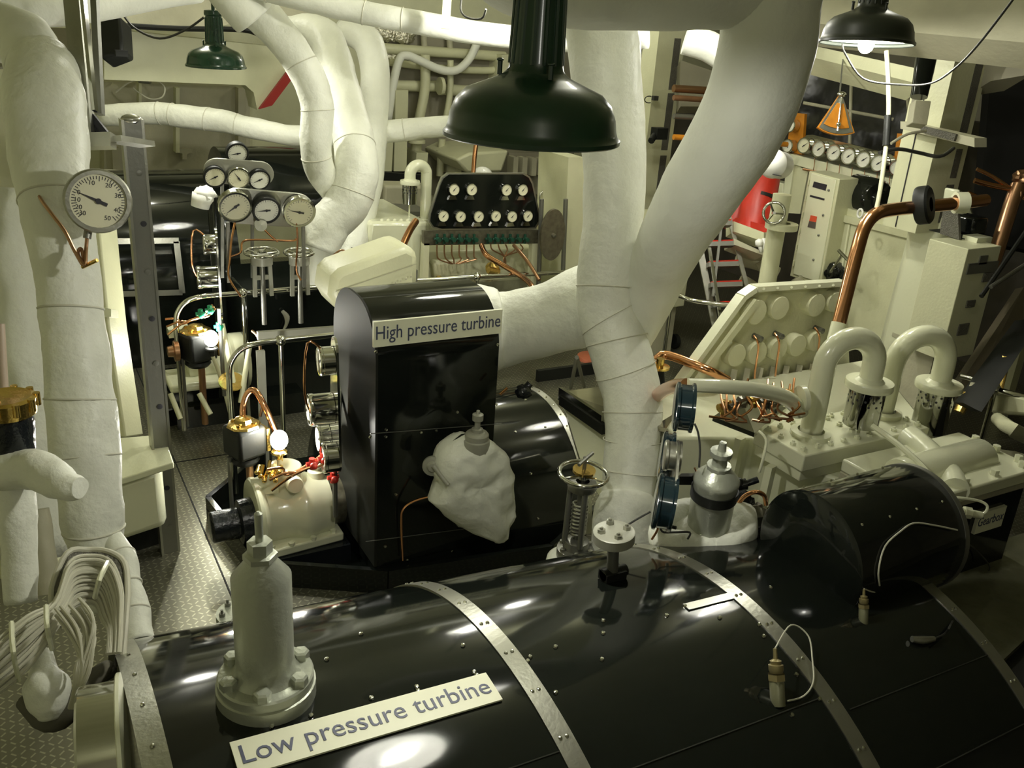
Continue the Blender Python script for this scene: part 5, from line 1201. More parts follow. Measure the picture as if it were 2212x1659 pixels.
solo(MB().cyl(D(1918, 250, 4.3), D(1914, 315, 4.3), .017, n=10), 'rod_sleeve', blackm, 'black sleeve round the slim hanging cream rod', 'sleeve')

# gauge shelf
XG = 6.0
gs = thing('gauge_shelf', 'white shelf with row of six chrome gauges at the upper right', 'gauge panel', onX(1830, 360, XG))
sl_ = lambda x: 290+(x-1740)*.245
part(MB().solid([onX(1700, 330, XG), onX(1960, 395, XG), onX(1957, 425, XG), onX(1700, 352, XG)], (.22, 0, 0)), 'shelf', creamg, gs, bevel=.006)
outl = [onX(x, y, XG+.02) for x, y in ((1733, 302), (1742, 292), (1755, 291), (1925, 333), (1936, 345), (1932, 368), (1915, 374), (1745, 330), (1733, 318))]
part(MB().solid(outl, (.015, 0, 0)), 'steel_plate', chrome, gs)
for i in range(6):
    x = 1746+i*32.2; y = 319+i*7.6-4
    gauge(gs, onX(x, y, XG+.01), (-1, -.1, .05), .068, needle=.7, depth=.06, case=chrome, face=dial if i == 0 else dialw)
for i in range(7):
    x = 1760+i*27; y = 350+i*6.5
    part(MB().tube([onX(x, y-8, XG-.02), onX(x-1, y+6, XG-.04), onX(x-3, y+18, XG-.02)], .004, n=6, k=3), 'thin_line', bronze, gs)
part(MB().tube([onX(1735, 366, XG-.02), onX(1800, 378, XG-.02), onX(1870, 398, XG-.02), onX(1925, 408, XG-.02)], .009, n=8, k=3), 'copper_line', copper, gs)
part(MB().solid([onX(1700, 345, XG), onX(1716, 350, XG), onX(1700, 460, XG), onX(1688, 458, XG)], (.03, 0, 0)), 'leg', creamg, gs)
part(MB().solid([onX(1716, 352, XG+.02), onX(1745, 372, XG+.02), onX(1728, 462, XG+.02), onX(1700, 460, XG+.02)], (.05, 0, 0)), 'leg_side', cream, gs)
part(MB().solid([onX(1654, 388, XG), onX(1692, 396, XG), onX(1690, 452, XG), onX(1660, 405, XG)], (.12, 0, 0)), 'side_bracket', creamg, gs, bevel=.004)
for (x0, y0, x1, y1), gl_ in (((1703, 243, 1735, 334), ((1717, 272), (1712, 316))), ((1932, 288, 1962, 378), ((1947, 363),))):
    wb2 = thing('wooden_gauge_plate', 'orange varnished wooden plate with small gauges at the %s end of the white shelf' % ('left' if x0 < 1800 else 'right'), 'gauge plate', onX(x0, y1, 6.05), 'orange wooden plates')
    part(MB().solid([onX(x0+6, y0, 6.05), onX(x1+3, y0+3, 6.05), onX(x1-3, y1, 6.05), onX(x0-4, y1-6, 6.05)], (.03, 0, 0)), 'plate', orange, wb2)
    for (x, y) in gl_: gauge(wb2, onX(x, y, 6.04), (-1, -.1, .05), .058, needle=1.7, depth=.07, case=chrome, face=dialw)
# fan shaped inclinometer
ic = thing('inclinometer', 'fan shaped orange and silver inclinometer above the gauge shelf', 'inclinometer', D(1810, 275, 6.0))
apx = D(1817, 205, 5.9); nI = (-FW); M = frame(apx, nI, UP+RT*.04)
def fan(r0, r1, a0, a1, z): 
    pts = [M @ V((cos(radians(a))*r1, sin(radians(a))*r1, z)) for a in range(a0, a1+1, 4)]
    if r0 > 0: pts += [M @ V((cos(radians(a))*r0, sin(radians(a))*r0, z)) for a in range(a1, a0-1, -4)]
    else: pts += [M @ V((0, 0.02, z))]
    return pts
part(MB().solid(fan(0, .262, 236, 292, 0), -nI*.02), 'plate', orange, ic)
part(MB().solid(fan(0, .255, 238, 290, .004), -nI*.004), 'silver_scale', steel, ic)
part(MB().solid([M @ (V((cos(radians(a))*r1, sin(radians(a))*r1, .009))) for r1, rng_ in ((.222, range(241, 288, 4)), (.06, range(285, 240, -8))) for a in rng_], -nI*.004), 'orange_field', orange, ic)
part(MB().cyl(M @ V((0, .01, -.03)), D(1822, 120, 6.3), .006, n=6), 'hanger', dsteel, ic)
part(MB().cyl(M @ V((0, -.01, .012)), M @ V((-.02, -.24, .02)), .006, n=8), 'pointer', chrome, ic)
part(MB().sph(M @ V((-.018, -.2, .025)), .016).sph(M @ V((0, 0, .01)), .03, (1, 1, .6)), 'boss', chrome, ic)
# domed siren
sr = thing('domed_siren', 'white domed siren with slots left of the gauge shelf', 'siren', D(1672, 380, 5.9))
c = D(1665, 353, 5.85); axd = (RT*-.62+FW*-.75+UP*-.1).normalized()
part(MB().lathe(c-axd*.17, axd, [(.0, 0), (.085, .0), (.088, .01), (.088, .12), (.094, .125), (.094, .14), (.086, .17), (.065, .2), (.03, .215), (0, .22)], n=32), 'dome', whenamel, sr)
mb = MB(); uu = axd.orthogonal().normalized(); ww = axd.cross(uu)
for i in range(5):
    q = c+axd*(-.02+.0)+(RT*.4+UP*-.9).normalized()*.089+axd*(i*.012); mb.box(q+FW*-.02, (.006, .05, .004))
part(mb, 'slots', ink, sr, kind='stuff')
part(MB().bar(D(1680, 335, 6.0), D(1705, 345, 6.0), .04, .04), 'bracket', creamg, sr)

# tall narrow cabinet
XC = 5.3
tcb = thing('tall_cabinet', 'tall narrow cream cabinet with dark slots and red grey switch', 'cabinet', onX(1740, 600, XC))
part(MB().solid([onX(1752, 373, XC), onX(1806, 388, XC), onX(1768, 610, XC), onX(1712, 592, XC)], (.18, 0, 0)), 'door', creamg, tcb, bevel=.006)
part(MB().solid([onX(1748, 369, XC+.01), onX(1814, 387, XC+.01), onX(1772, 618, XC+.01), onX(1706, 596, XC+.01)], (.2, 0, 0)), 'body', cream, tcb, bevel=.006)
part(MB().solid([onX(1758, 392, XC-.003), onX(1786, 399, XC-.003), onX(1783, 412, XC-.003), onX(1755, 404, XC-.003)], (.004, 0, 0)), 'window', ink, tcb)
part(MB().solid([onX(1750, 421, XC-.003), onX(1781, 429, XC-.003), onX(1780, 433, XC-.003), onX(1749, 425, XC-.003)], (.004, 0, 0)), 'slot', ink, tcb)
part(MB().solid([onX(1751, 465, XC-.006), onX(1764, 468, XC-.006), onX(1762, 480, XC-.006), onX(1748, 477, XC-.006)], (.006, 0, 0)), 'red_switch', mat('red_switch', (.7, .1, .04), .4), tcb)
part(MB().solid([onX(1748, 477, XC-.006), onX(1762, 480, XC-.006), onX(1760, 494, XC-.006), onX(1744, 490, XC-.006)], (.006, 0, 0)), 'grey_switch', dsteel, tcb)
for x, y in ((1790, 411), (1768, 508), (1757, 561), (1778, 465)): part(MB().sph(onX(x, y, XC-.004), .009), 'screw', dsteel, tcb)
for k in range(6): part(MB().bb(onX(1746-k*6.5, 400+k*35, XC-.008), onX(1746-k*6.5, 400+k*35, XC-.008)+V((.01, .012, .04))), 'hinge', cream, tcb)
# machine column with knobs
XM = 5.45
mc = thing('control_pedestal', 'broad cream control pedestal with round black knobs', 'pedestal', onX(1850, 640, XM))
part(MB().solid([onX(1812, 445, XM), onX(2000, 495, XM), onX(1905, 800, XM), onX(1740, 660, XM)], (.5, 0, 0)), 'body', cream, mc)
part(MB().solid([onX(1790, 456, XM-.02), onX(1985, 505, XM-.02), onX(1983, 521, XM-.02), onX(1788, 471, XM-.02)], (.2, 0, 0)), 'ledge', cream, mc)
for x, y, r in ((1798, 503, 14), (1810, 407, 11), (1808, 450, 12)):
    part(MB().lathe(onX(x, y, XM-.02), (-1, 0, 0), [(rp(r, 5.9), 0), (rp(r, 5.9), .03), (rp(r, 5.9)*.6, .05), (0, .055)], n=24), 'knob', blackm, mc)
part(MB().sph(onX(1786, 514, XM-.08), .02), 'lever_ball', chrome, mc)
kb = onX(1800, 588, XM-.05)
part(MB().lathe(kb, (-1, -.2, 0), [(.075, -.05), (.078, 0), (.07, .03), (.04, .05), (.03, .08), (0, .085)], n=28).lathe(kb+V((0, -.08, -.02)), (-1, -.2, 0), [(.06, -.05), (.06, 0), (0, .02)], n=24), 'black_housing', black, mc)
part(MB().cyl(kb+V((-.06, -.02, 0)), onX(1818, 553, XM-.2), .012, n=8).cyl(onX(1812, 541, XM-.2), onX(1832, 562, XM-.22), .013, n=8), 'tee_handle', chrome, mc)
part(MB().bar(onX(1835, 485, XM-.01), onX(1790, 760, XM-.01), .012, .012), 'conduit', creamg, mc)
mt = thing('black_motor', 'black drum motor with ring bolt above the control pedestal', 'motor', onX(1860, 450, 5.5))
mcc = onX(1866, 425, 5.55)
part(MB().lathe(mcc+V((.1, .18, 0)), (-.25, -1, 0), [(0, 0), (.13, 0), (.14, .02), (.14, .26), (.12, .3), (.07, .31), (.06, .36), (0, .36)], n=32), 'drum', black, mt)
part(MB().tube([onX(1858, 461, 5.2)+V((0, cos(2*pi*i/12)*.022, sin(2*pi*i/12)*.03)) for i in range(12)], .008, n=8, k=1, closed=True), 'ring_bolt', whenamel, mt)
part(MB().bb(onX(1832, 400, 5.6), onX(1856, 460, 5.6)+V((.05, 0, 0))), 'terminal_box', whenamel, mt)
part(MB().lathe(mcc+V((.3, -.35, .02)), (-.25, -1, 0), [(0, 0), (.12, 0), (.13, .1), (0, .12)], n=28), 'rear_cover', darkcream, mt)
# lower rounded duct and electrical cabinet
ld = thing('rounded_duct', 'tall cream duct with rounded side below the column', 'duct', onX(1950, 860, 5.1))
a = onX(1915, 500, 5.25)
part(MB().solid([onX(1965, 395, 5.2), onX(2015, 410, 5.2), onX(2040, 470, 5.2), onX(2030, 560, 5.2), onX(1950, 880, 5.2), onX(1868, 840, 5.2), onX(1900, 700, 5.2), onX(1948, 520, 5.2)], (.35, 0, 0)), 'duct', creamg, ld, bevel=.07)
part(MB().bb(onX(1928, 718, 5.195), onX(1942, 732, 5.195)+V((.01, 0, 0))), 'marking_plate', dull, ld)
ec = thing('switch_cabinet', 'cream cabinet with dark square openings on its narrow right face', 'cabinet', onY(2100, 780, 3.25))
a0 = onY(2092, 538, 3.2); a1 = onY(2163, 535, 3.2); zt2 = a0.z; zb2 = onY(2080, 770, 3.2).z
Lx = a0.x; yb_ = onX(2008, 517, Lx).y
part(MB().bb((Lx, 3.2, zb2), (a1.x, yb_, zt2)), 'body', cream, ec, bevel=.004)
def opn(x0, y0, x1, y1, m_=meshd): 
    p = onY(x0, y0, 3.195); q = onY(x1, y1, 3.195); part(MB().bb((p.x, 3.192, q.z), (q.x, 3.2, p.z)), 'opening', m_, ec)
opn(2093, 570, 2152, 586, dsteel); opn(2118, 553, 2130, 570, dsteel); opn(2126, 590, 2145, 607); opn(2090, 650, 2104, 663); opn(2073, 701, 2088, 722)
part(MB().bb((Lx+.08, 3.3, 0), (Lx+.16, 3.5, zb2)), 'pedestal', dull, ec)
part(MB().bb(onY(2112, 515, 3.3), onY(2138, 536, 3.3)+V((0, .1, 0))), 'top_box', creamg, ec)
bx = thing('black_relay', 'black boxy relay on top of the switch cabinet', 'relay', onY(2110, 512, 3.4))
part(MB().bb(onY(2098, 512, 3.4), onY(2140, 470, 3.4)+V((0, .18, 0))), 'case', black, bx, bevel=.02)
part(MB().bb(onY(2084, 512, 3.38)-V((0, 0, .01)), onY(2145, 512, 3.38)+V((0, .25, 0))), 'flange', blackm, bx)
cfl = thing('ribbed_vent_plate', 'tapered perforated plate below the copper pipe on the column', 'plate', onX(2050, 510, 4.97))
part(MB().solid([onX(2040, 430, 4.97), onX(2068, 436, 4.97), onX(2072, 518, 4.97), onX(2030, 505, 4.97)], (.02, 0, 0)), 'plate', meshd, cfl)
part(MB().solid([onX(2040, 405, 4.98), onX(2070, 410, 4.98), onX(2074, 440, 4.98), onX(2036, 430, 4.98)], (.02, 0, 0)), 'cover', creamg, cfl, bevel=.01)
# thick copper pipe
cp = thing('copper_riser', 'thick polished copper pipe rising and bending right across the control pedestal', 'pipe', D(1815, 695, 4.2))
part(MB().tube([D(1812, 700, 4.25), D(1832, 620, 4.25), D(1852, 540, 4.25), D(1868, 490, 4.27), D(1893, 462, 4.3), D(1935, 452, 4.4), D(2000, 446, 4.55), D(2080, 438, 4.7), D(2128, 432, 4.8)], [rp(15, 4.25)]*9, n=22, k=5), 'pipe', copper, cp)
part(MB().tube([D(1812, 698, 4.25), D(1800, 745, 4.25), D(1786, 810, 4.25)], rp(16, 4.25), n=18), 'cream_socket', creamg, cp)
part(MB().lathe(D(1997, 443, 4.5), (RT*.75+FW*-.6).normalized(), [(.035, -.035), (.09, -.035), (.095, -.025), (.095, .02), (.085, .03), (.035, .032)], n=32), 'black_coupling', blackm, cp)
part(MB().lathe(D(2075, 438, 4.68), (RT).normalized(), [(.04, -.03), (.055, -.03), (.055, .03), (.04, .03)], n=24), 'cream_clamp', creamg, cp)
# far right dark recess with copper pipes
solo(MB().solid([D(2140, 160, 6.6), D(2330, 160, 6.2), D(2330, 560, 6.0), D(2110, 520, 6.4)], FW*.1), 'black_backing', mat('dead_black', (.006, .006, .005), .8, spec=.1), 'black sheet put in for the darkness of the recess at the right edge', 'sheet')  # darkness of the recess painted as a flat black sheet
for i, (pts, r, lb) in enumerate(((((2105, 390), (2150, 402), (2215, 412), (2280, 415)), 6, 'upper slim copper pipe in the dark recess at the right edge'), (((2110, 365), (2150, 385), (2215, 430)), 4, 'slanting thin copper pipe in the dark recess at the right edge'), (((2200, 400), (2185, 440), (2160, 520), (2140, 580)), 16, 'thick copper pipe slanting down in the recess at the right edge'), (((2090, 418), (2115, 428), (2130, 430)), 6, 'short copper stub beside the column at the right'))):
    pipe('copper_pipe', [(x, y, 5.6, r) for x, y in pts], r, [copper if i != 2 else bronze], lb, n=14)
solo(MB().sph(D(2205, 385, 5.6), .05, jit=.4).sph(D(2195, 420, 5.6), .04, jit=.4), 'copper_union', bronze, 'lumpy copper union joining pipes at the right edge', 'fitting')
solo(MB().cyl(D(2120, 640, 5.0), D(2230, 480, 5.2), .014, n=8), 'conduit', blackm, 'dark conduit slanting across the right edge, upper of two', 'conduit')
solo(MB().cyl(D(2140, 620, 5.0), D(2240, 555, 5.2), .012, n=8), 'conduit', dsteel, 'dark conduit slanting across the right edge, lower of two', 'conduit')
p = onZ(2162, 905, 0)
solo(MB().bb((p.x, p.y, 0), (p.x+.09, p.y+.08, onY(2192, 645, p.y).z)), 'cream_stanchion', cream, 'cream flat stanchion behind the handrail at the right edge', 'post')
pr_ = thing('pump_skid', 'cream painted machinery skid at the right edge below the handrail', 'skid', D(2190, 960, 5.2))
part(MB().tube([D(2155, 905, 5.1), D(2190, 930, 4.15), D(2240, 955, 5.0)], .035, n=14, k=3), 'pipe', cream, pr_)
part(MB().solid([D(2180, 850, 5.2), D(2230, 860, 5.1), D(2230, 900, 5.1), D(2175, 895, 5.2)], FW*.2), 'casting', cream, pr_, bevel=.02)
part(MB().solid([D(2195, 975, 5.0), D(2225, 985, 4.9), D(2225, 1020, 4.9), D(2200, 1000, 5.0)], FW*.2), 'foot', dull, pr_)
slope = thing('inclined_ladder', 'dim inclined walkway stringers in the shadow at the right', 'walkway', D(2100, 860, 5.0))
part(MB().solid([D(2080, 870, 5.2), D(2212, 690, 5.4), D(2230, 720, 5.3), D(2120, 890, 5.1)], FW*.1), 'dark_panel', blackm, slope)
part(MB().solid([D(2060, 850, 5.6), D(2212, 620, 5.8), D(2212, 690, 5.8), D(2080, 880, 5.6)], FW*.1), 'side_plate', mat('brown_dim_plate', (.13, .11, .07), .5), slope)
for i in range(5): part(MB().tube([D(2070+i*22, 890-i*12, 5.3), D(2090+i*20, 850-i*20, 5.3)], .03, n=8, k=1, jit=.02), 'junk_pipe', dull if i % 2 else brass, slope)

# ---------------------------------------------------------------- behind the white pipes, right of centre
sl2 = thing('step_ladder', 'aluminium stepladder with red topped treads behind the slanting white pipe', 'ladder', D(1570, 700, 6.8))
part(MB().bar(D(1508, 520, 6.8), D(1545, 705, 6.8), .05, .02, up=FW), 'stile', steel, sl2)
part(MB().bar(D(1525, 490, 6.75), D(1560, 710, 6.65), .02, .03, up=FW), 'stile', chrome, sl2)
part(MB().bar(D(1570, 450, 6.8), D(1615, 625, 6.8), .03, .02, up=FW), 'stile', steel, sl2)
part(MB().bar(D(1562, 455, 6.7), D(1540, 640, 6.7), .018, .018, up=FW), 'rear_strut', dsteel, sl2)
for i in range(5):
    y = 478+i*44; x0, x1 = 1524+i*5, 1582+i*7.5
    tr2 = part(MB().solid([D(x0-3, y, 6.7), D(x1, y-2, 6.7), D(x1, y+8, 6.7), D(x0-3, y+10, 6.7)], FW*.12), 'tread', dsteel, sl2)
    part(MB().solid([D(x0, y-3, 6.72), D(x1-2, y-5, 6.72), D(x1-2, y-1, 6.7), D(x0, y, 6.7)], FW*.1), 'red_grip', red, tr2)
re_ = thing('fire_extinguisher', 'red cylinder with black band strapped beside the gauge shelf', 'cylinder', D(1630, 470, 6.8))
part(MB().tube([D(1660, 345, 6.9), D(1650, 370, 6.9), D(1628, 500, 6.9)], [.07, .13, .13], n=24, k=1), 'body', red, re_)
part(MB().tube([D(1645, 423, 6.9), D(1643, 430, 6.9)], [.133, .133], n=24, k=1), 'band', blackm, re_)
solo(MB().tube([D(1600, 430, 7.3), D(1584, 495, 7.3)], [.09, .09], n=20, k=1), 'red_cylinder', red, 'second red cylinder further left behind the ladder', 'cylinder')
solo(MB().solid([D(1590, 470, 6.9), D(1675, 492, 6.6), D(1675, 520, 6.6), D(1588, 495, 6.9)], FW*.2), 'red_box', red, 'dark red box on the cream shelf below the red cylinder', 'box')
solo(MB().solid([D(1585, 478, 6.75), D(1650, 502, 6.5), D(1680, 500, 6.7), D(1680, 520, 6.7), D(1650, 522, 6.5), D(1585, 500, 6.75)], FW*.25), 'shelf_bracket', cream, 'cream shelf under the red box', 'shelf')
solo(MB().solid([D(1585, 515, 6.7), D(1650, 545, 6.5), D(1680, 545, 6.7), D(1680, 550, 6.7), D(1650, 552, 6.5), D(1585, 528, 6.7)], FW*.3), 'shelf_bracket', dull, 'lower dull cream shelf with small valve', 'shelf')
solo(MB().sph(D(1640, 525, 6.45), .03, jit=.2).cyl(D(1638, 520, 6.45), D(1645, 545, 6.45), .014, n=8).cyl(D(1650, 515, 6.45), D(1652, 545, 6.45), .014, n=8), 'small_valve', whenamel, 'small white valve on the lower shelf', 'valve')
ps = thing('flanged_standpipe', 'thick cream standpipe with flange behind the gauge board', 'pipe', D(1680, 640, 6.2))
q = D(1690, 420, 6.2); part(MB().tube([q, V((q.x, q.y, q.z-.5)), V((q.x, q.y, 0))], .062, n=20, k=3), 'pipe', cream, ps)
part(MB().lathe(D(1688, 488, 6.2), _z, [(.06, -.02), (.11, -.02), (.11, .02), (.06, .02)], n=24), 'flange', cream, ps)
handwheel(ps, D(1672, 460, 6.1), (-.6, -.7, .2), .07, .01, 3)
for i, (a, b, r, d) in enumerate((((1590, 560), (1680, 590), 13, 7.0), ((1600, 600), (1650, 640), 9, 6.9), ((1640, 565), (1660, 620), 10, 6.9), ((1720, 600), (1735, 650), 12, 6.4))):
    pipe('floor_pipe', [(*a, d, r), ((a[0]+b[0])/2+4, (a[1]+b[1])/2-3, d, r), (*b, d, r)], r, [dull], 'dull cream pipe low behind the ladder and gauge board', group='pipes behind the ladder', n=14)
wc = thing('floor_cabinet', 'cream floor cabinet on castors behind the slanting white pipe', 'cabinet', onY(1430, 700, 6.2))
p = onY(1478, 662, 6.2); q = onY(1500, 545, 6.2)
part(MB().bb((onY(1385, 662, 6.2).x, 6.2, p.z), (p.x, 6.7, q.z+.3)), 'body', cream, wc, bevel=.01)
part(MB().bb(onY(1460, 572, 6.19), onY(1473, 590, 6.19)+V((0, .01, 0))), 'vent', meshd, wc)
for x in (1395, 1460): part(MB().lathe((onY(x, 690, 6.35).x, 6.35, .07), (1, 0, 0), [(0, 0), (.07, 0), (.07, .04), (0, .04)], n=18), 'castor', blackm, wc)
part(MB().bb((onY(1385, 662, 6.2).x, 6.25, .0), (p.x-.05, 6.65, p.z)), 'plinth', dull, wc)
# things seen in the gap between the legs
solo(MB().tube([D(1480, 85, 6.2), D(1530, 100, 6.2), D(1600, 130, 6.2), D(1680, 60, 6.2), D(1700, -60, 6.2)], .1, n=20, k=3), 'overhead_duct', lag, 'glaring white overhead duct seen between the pipe legs', 'duct')
for i, (y, m_) in enumerate(((195, bronze), (215, wood), (300, orange), (255, dsteel))):
    solo(MB().cyl(D(1455, y-4, 7.2), D(1700, y+12, 7.6), .022 if i else .03, n=10), 'conduit_run', m_, ['dull copper conduit', 'brown conduit', 'orange conduit', 'grey conduit'][i]+' seen between the pipe legs', 'conduit')
solo(MB().solid([D(1470, 130, 8.2), D(1560, 160, 8.2), D(1560, 230, 8.2), D(1470, 230, 8.2)], FW*.2), 'buff_backing', darkcream, 'dim buff sheet seen between the pipe legs', 'panel')
jb = onX(1424, 288, 5.30)
solo(MB().box(jb, (.12, .1, .1)).cyl(jb-V((.05, 0, .02)), jb-V((.12, .05, .06)), .03, n=10), 'black_box', blackm, 'black junction box on the narrow vented column', 'box')
solo(MB().tube([onX(1402, 215, 5.33)+V((cos(2*pi*i/10)*.05, 0, sin(2*pi*i/10)*.03)) for i in range(10)], .005, n=6, k=3, closed=True).box(onX(1415, 212, 5.33), (.05, .04, .04)), 'wire_coil', cabled, 'small wire coil clipped on the narrow column', 'wire')

# ================================================================== FAR GEARBOX AND GAUGE BOARD (centre)
Yq = 6.5
fb2 = thing('far_gauge_board', 'black trapezoid board carrying ten chrome gauges in two rows', 'gauge board', V((3.4, Yq, 0)))
def yb2(x, y, off=0): return onY(x, y, Yq+off)
ol = [(930, 478), (932, 462), (952, 400), (958, 386), (970, 377), (1130, 377), (1142, 384), (1149, 398), (1163, 462), (1163, 478), (1155, 490), (1140, 492), (955, 494), (938, 490)]
oo = [(x+(x-1047)*.03, y+(y-436)*.05) for x, y in ol]
part(MB().solid([yb2(x, y, .005) for x, y in oo], (0, .03, 0)), 'rim', steel, fb2)
part(MB().solid([yb2(x, y, -.004) for x, y in ol], (0, .02, 0)), 'panel', black, fb2)
for x, y in ((978, 409), (1016, 409), (1091, 410), (1126, 410), (955, 466), (992, 467), (1031, 467), (1068, 466), (1103, 467), (1137, 466)):
    g_ = gauge(fb2, yb2(x, y, -.004), (0, -1, .06), .047, needle=.8, depth=.03, case=chrome, face=dial, bezel=.9)
    c = yb2(x, y+17, -.02)
    part(MB().solid([c+V((-.022, 0, .012)), c+V((.022, 0, .012)), c+V((.038, 0, -.02)), c+V((-.038, 0, -.02))], (0, .015, 0)), 'bracket', chrome, fb2)
part(MB().solid([yb2(915, 499), yb2(1165, 497), yb2(1165, 526), yb2(916, 530)], (0, .04, 0)), 'mottled_rail', mottled, fb2)
for i in range(12):
    x = 944+i*16+(14 if i > 5 else 0); c = yb2(x, 516, -.03)
    part(MB().cyl(c-V((0, 0, .04)), c+V((0, 0, .04)), .012, n=8).cyl(c-V((.025, 0, 0)), c+V((.025, 0, 0)), .01, n=8).cyl(c, c-V((0, .05, 0)), .018, n=8), 'green_valve', mat('dim_green_valve', (.01, .06, .035), .3) if i == 0 else MATS['dim_green_valve'], fb2)
for i in range(6):
    x = 944+i*16; part(MB().tube([yb2(x, 528, -.03), yb2(x, 545+i*2, -.03), yb2(x+4, 560, -.03), yb2(975+i*3, 570, -.02)], .006, n=6, k=4), 'copper_line', bronze, fb2)
for i in range(5):
    x = 1060+i*16; part(MB().tube([yb2(x, 528, -.03), yb2(x+4, 540, -.03), yb2(1090, 555, -.03), yb2(1092, 575, -.02)], .006, n=6, k=4), 'copper_line', bronze, fb2)
for x0, x1 in ((916, 928), (1150, 1163)): part(MB().solid([yb2(x0, 526), yb2(x1, 526), yb2(x1-6, 690), yb2(x0-8, 690)], (0, .06, 0)), 'leg', cream, fb2)
pipe('copper_pipe', [(1040, 530, 7.2, 6), (1052, 552, 7.1, 6), (1090, 575, 7.0, 6), (1130, 600, 6.8, 6), (1150, 620, 6.6, 6), (1155, 645, 6.5, 6)], 6, [copper], 'copper pipe slanting down under the far gauge board', n=12)
pipe('copper_pipe', [(1110, 530, 7.2, 4), (1140, 565, 7.0, 4), (1165, 605, 6.9, 4)], 4, [bronze], 'thinner copper pipe right of the slanting one under the far board', n=10)
fg = thing('far_gearbox', 'cream gearbox casing with bolted top behind the far gauge board', 'gearbox', V((3.1, 7.0, 0)))
part(MB().solid([onY(800, 480, 6.6), onY(930, 480, 6.6), onY(930, 640, 6.6), onY(780, 640, 6.6)], (0, 1.0, 0)), 'casing', creamg, fg, bevel=.03)
part(MB().solid([onY(925, 545, 6.7), onY(1160, 535, 6.7), onY(1160, 680, 6.7), onY(925, 690, 6.7)], (0, .8, 0)), 'long_casing', cream, fg, bevel=.02)
part(MB().solid([onY(935, 565, 6.62), onY(1010, 562, 6.62), onY(1010, 600, 6.62), onY(940, 604, 6.62)], (0, .2, 0)), 'box', cream, fg, bevel=.03)
for i in range(5): part(MB().sph(onY(825+i*14, 477, 6.65), .018), 'bolt', creamg, fg)
for x, y, r in ((1065, 583, 16), (950, 612, 16), (975, 618, 12)):
    part(MB().sph(onY(x, y, 6.45), rp(r, 7), jit=.5, n=12, m=8).cyl(onY(x-10, y, 6.4), onY(x+12, y+4, 6.4), .03, n=8), 'brass_fitting', brass, fg)
part(MB().bb(onY(930, 615, 6.35), onY(1135, 680, 6.3)), 'clear_screen', sheetm, fg)
tqq = onY(905, 470, 6.75); 
breather(V((tqq.x+.10, 6.85, tqq.z-.05)), onY(915, 356, 6.85).z, .075, .07, 'cream U bend breather with chrome cylinder beside the far gauge board', .16, dirv=(-1, -.1, 0), pr=.045, cyl_r=.06, grp=None)
pipe('copper_pipe', [(898, 478, 6.6, 8), (885, 498, 6.5, 8), (870, 530, 6.4, 8)], 8, [copper], 'short bright copper elbow above the cream coupling guard', n=14)
pipe('copper_riser', [(1030, 300, 8.2, 5), (1025, 340, 8.2, 5), (1022, 380, 8.2, 5)], 5, [copper], 'upright copper pipe behind the far gauge board', n=12)
solo(MB().sph(onY(1042, 378, 8.0), .1, (1, 1, .8)).cyl(onY(1042, 380, 8.0), V((onY(1042, 380, 8.0).x, 8.0, 0)), .06, n=12), 'white_dome', whenamel, 'white dome just above the far gauge board', 'dome')
ov = thing('oval_cover', 'dark mottled oval cover plate right of the far gauge board', 'cover', onY(1195, 570, 6.3))
c = onY(1195, 508, 6.3); pl = [c+V((cos(2*pi*i/32)*.115, 0, (sin(2*pi*i/32)*.215))) for i in range(32)]
part(MB().solid(pl, (0, .03, 0)), 'plate', mat('mottled_dark', (.2, .18, .12), .3, .5, var=.35, vscale=25), ov)
part(MB().lathe(c, (0, -1, 0), [(.018, 0), (.018, .02), (0, .022)], n=12), 'boss', steel, ov)
for x in (1170, 1222): part(MB().cyl(onY(x, 430, 6.45), onY(x-8, 640, 6.45), .02, n=8), 'leg', dsteel, ov)
hw4 = thing('chrome_handwheel', 'small upright chrome handwheel right of the far gauge board', 'handwheel', onY(1183, 427, 7.0))
handwheel(hw4, onY(1183, 427, 7.0), (-.2, -1, .1), .075, .01, 4); part(MB().cyl(onY(1184, 427, 7.0), onY(1225, 432, 7.2), .03, n=10).sph(onY(1205, 425, 7.1), .045), 'spindle', blackm, hw4)
solo(MB().solid([onY(1228, 340, 6.6), onY(1262, 340, 6.6), onY(1262, 725, 6.6), onY(1212, 725, 6.6)], (0, .5, 0)), 'cream_duct', cream, 'tall cream duct just left of the vertical white pipe', 'duct')
rb = thing('red_handled_valve', 'small dark red valve handle high behind the far gauge board', 'valve', D(1182, 365, 8.3))
part(MB().box(D(1182, 362, 8.3), (.11, .08, .06)), 'handle', red, rb, bevel=.02); part(MB().cyl(D(1190, 355, 8.3), D(1192, 335, 8.3), .03, n=8), 'stem', blackm, rb)
# A frame trestle and black kerb behind the turbine branch
tf = thing('folding_trestle', 'thin steel A frame standing on the plates below the white turbine branch', 'trestle', onZ(1260, 830, 0))
ap = onZ(1244, 775, .25); 
part(MB().cyl(D(1246, 772, 5.6), onZ(1233, 838, .02), .014, n=8), 'leg', dsteel, tf); part(MB().cyl(D(1246, 772, 5.6), onZ(1262, 835, .02), .014, n=8), 'leg', dsteel, tf)
solo(MB().bar(onZ(1160, 812, .05), onZ(1285, 795, .05), .04, .1), 'kerb', blackm, 'black kerb along the plates below the white turbine branch', 'kerb')
solo(MB().lathe(onZ(1278, 775, .0), _z, [(0, 0), (.14, 0), (.13, .03), (0, .05)], n=24), 'red_disc', mat('faded_red', (.5, .14, .07), .5), 'faded red disc cover on the far plates', 'disc')
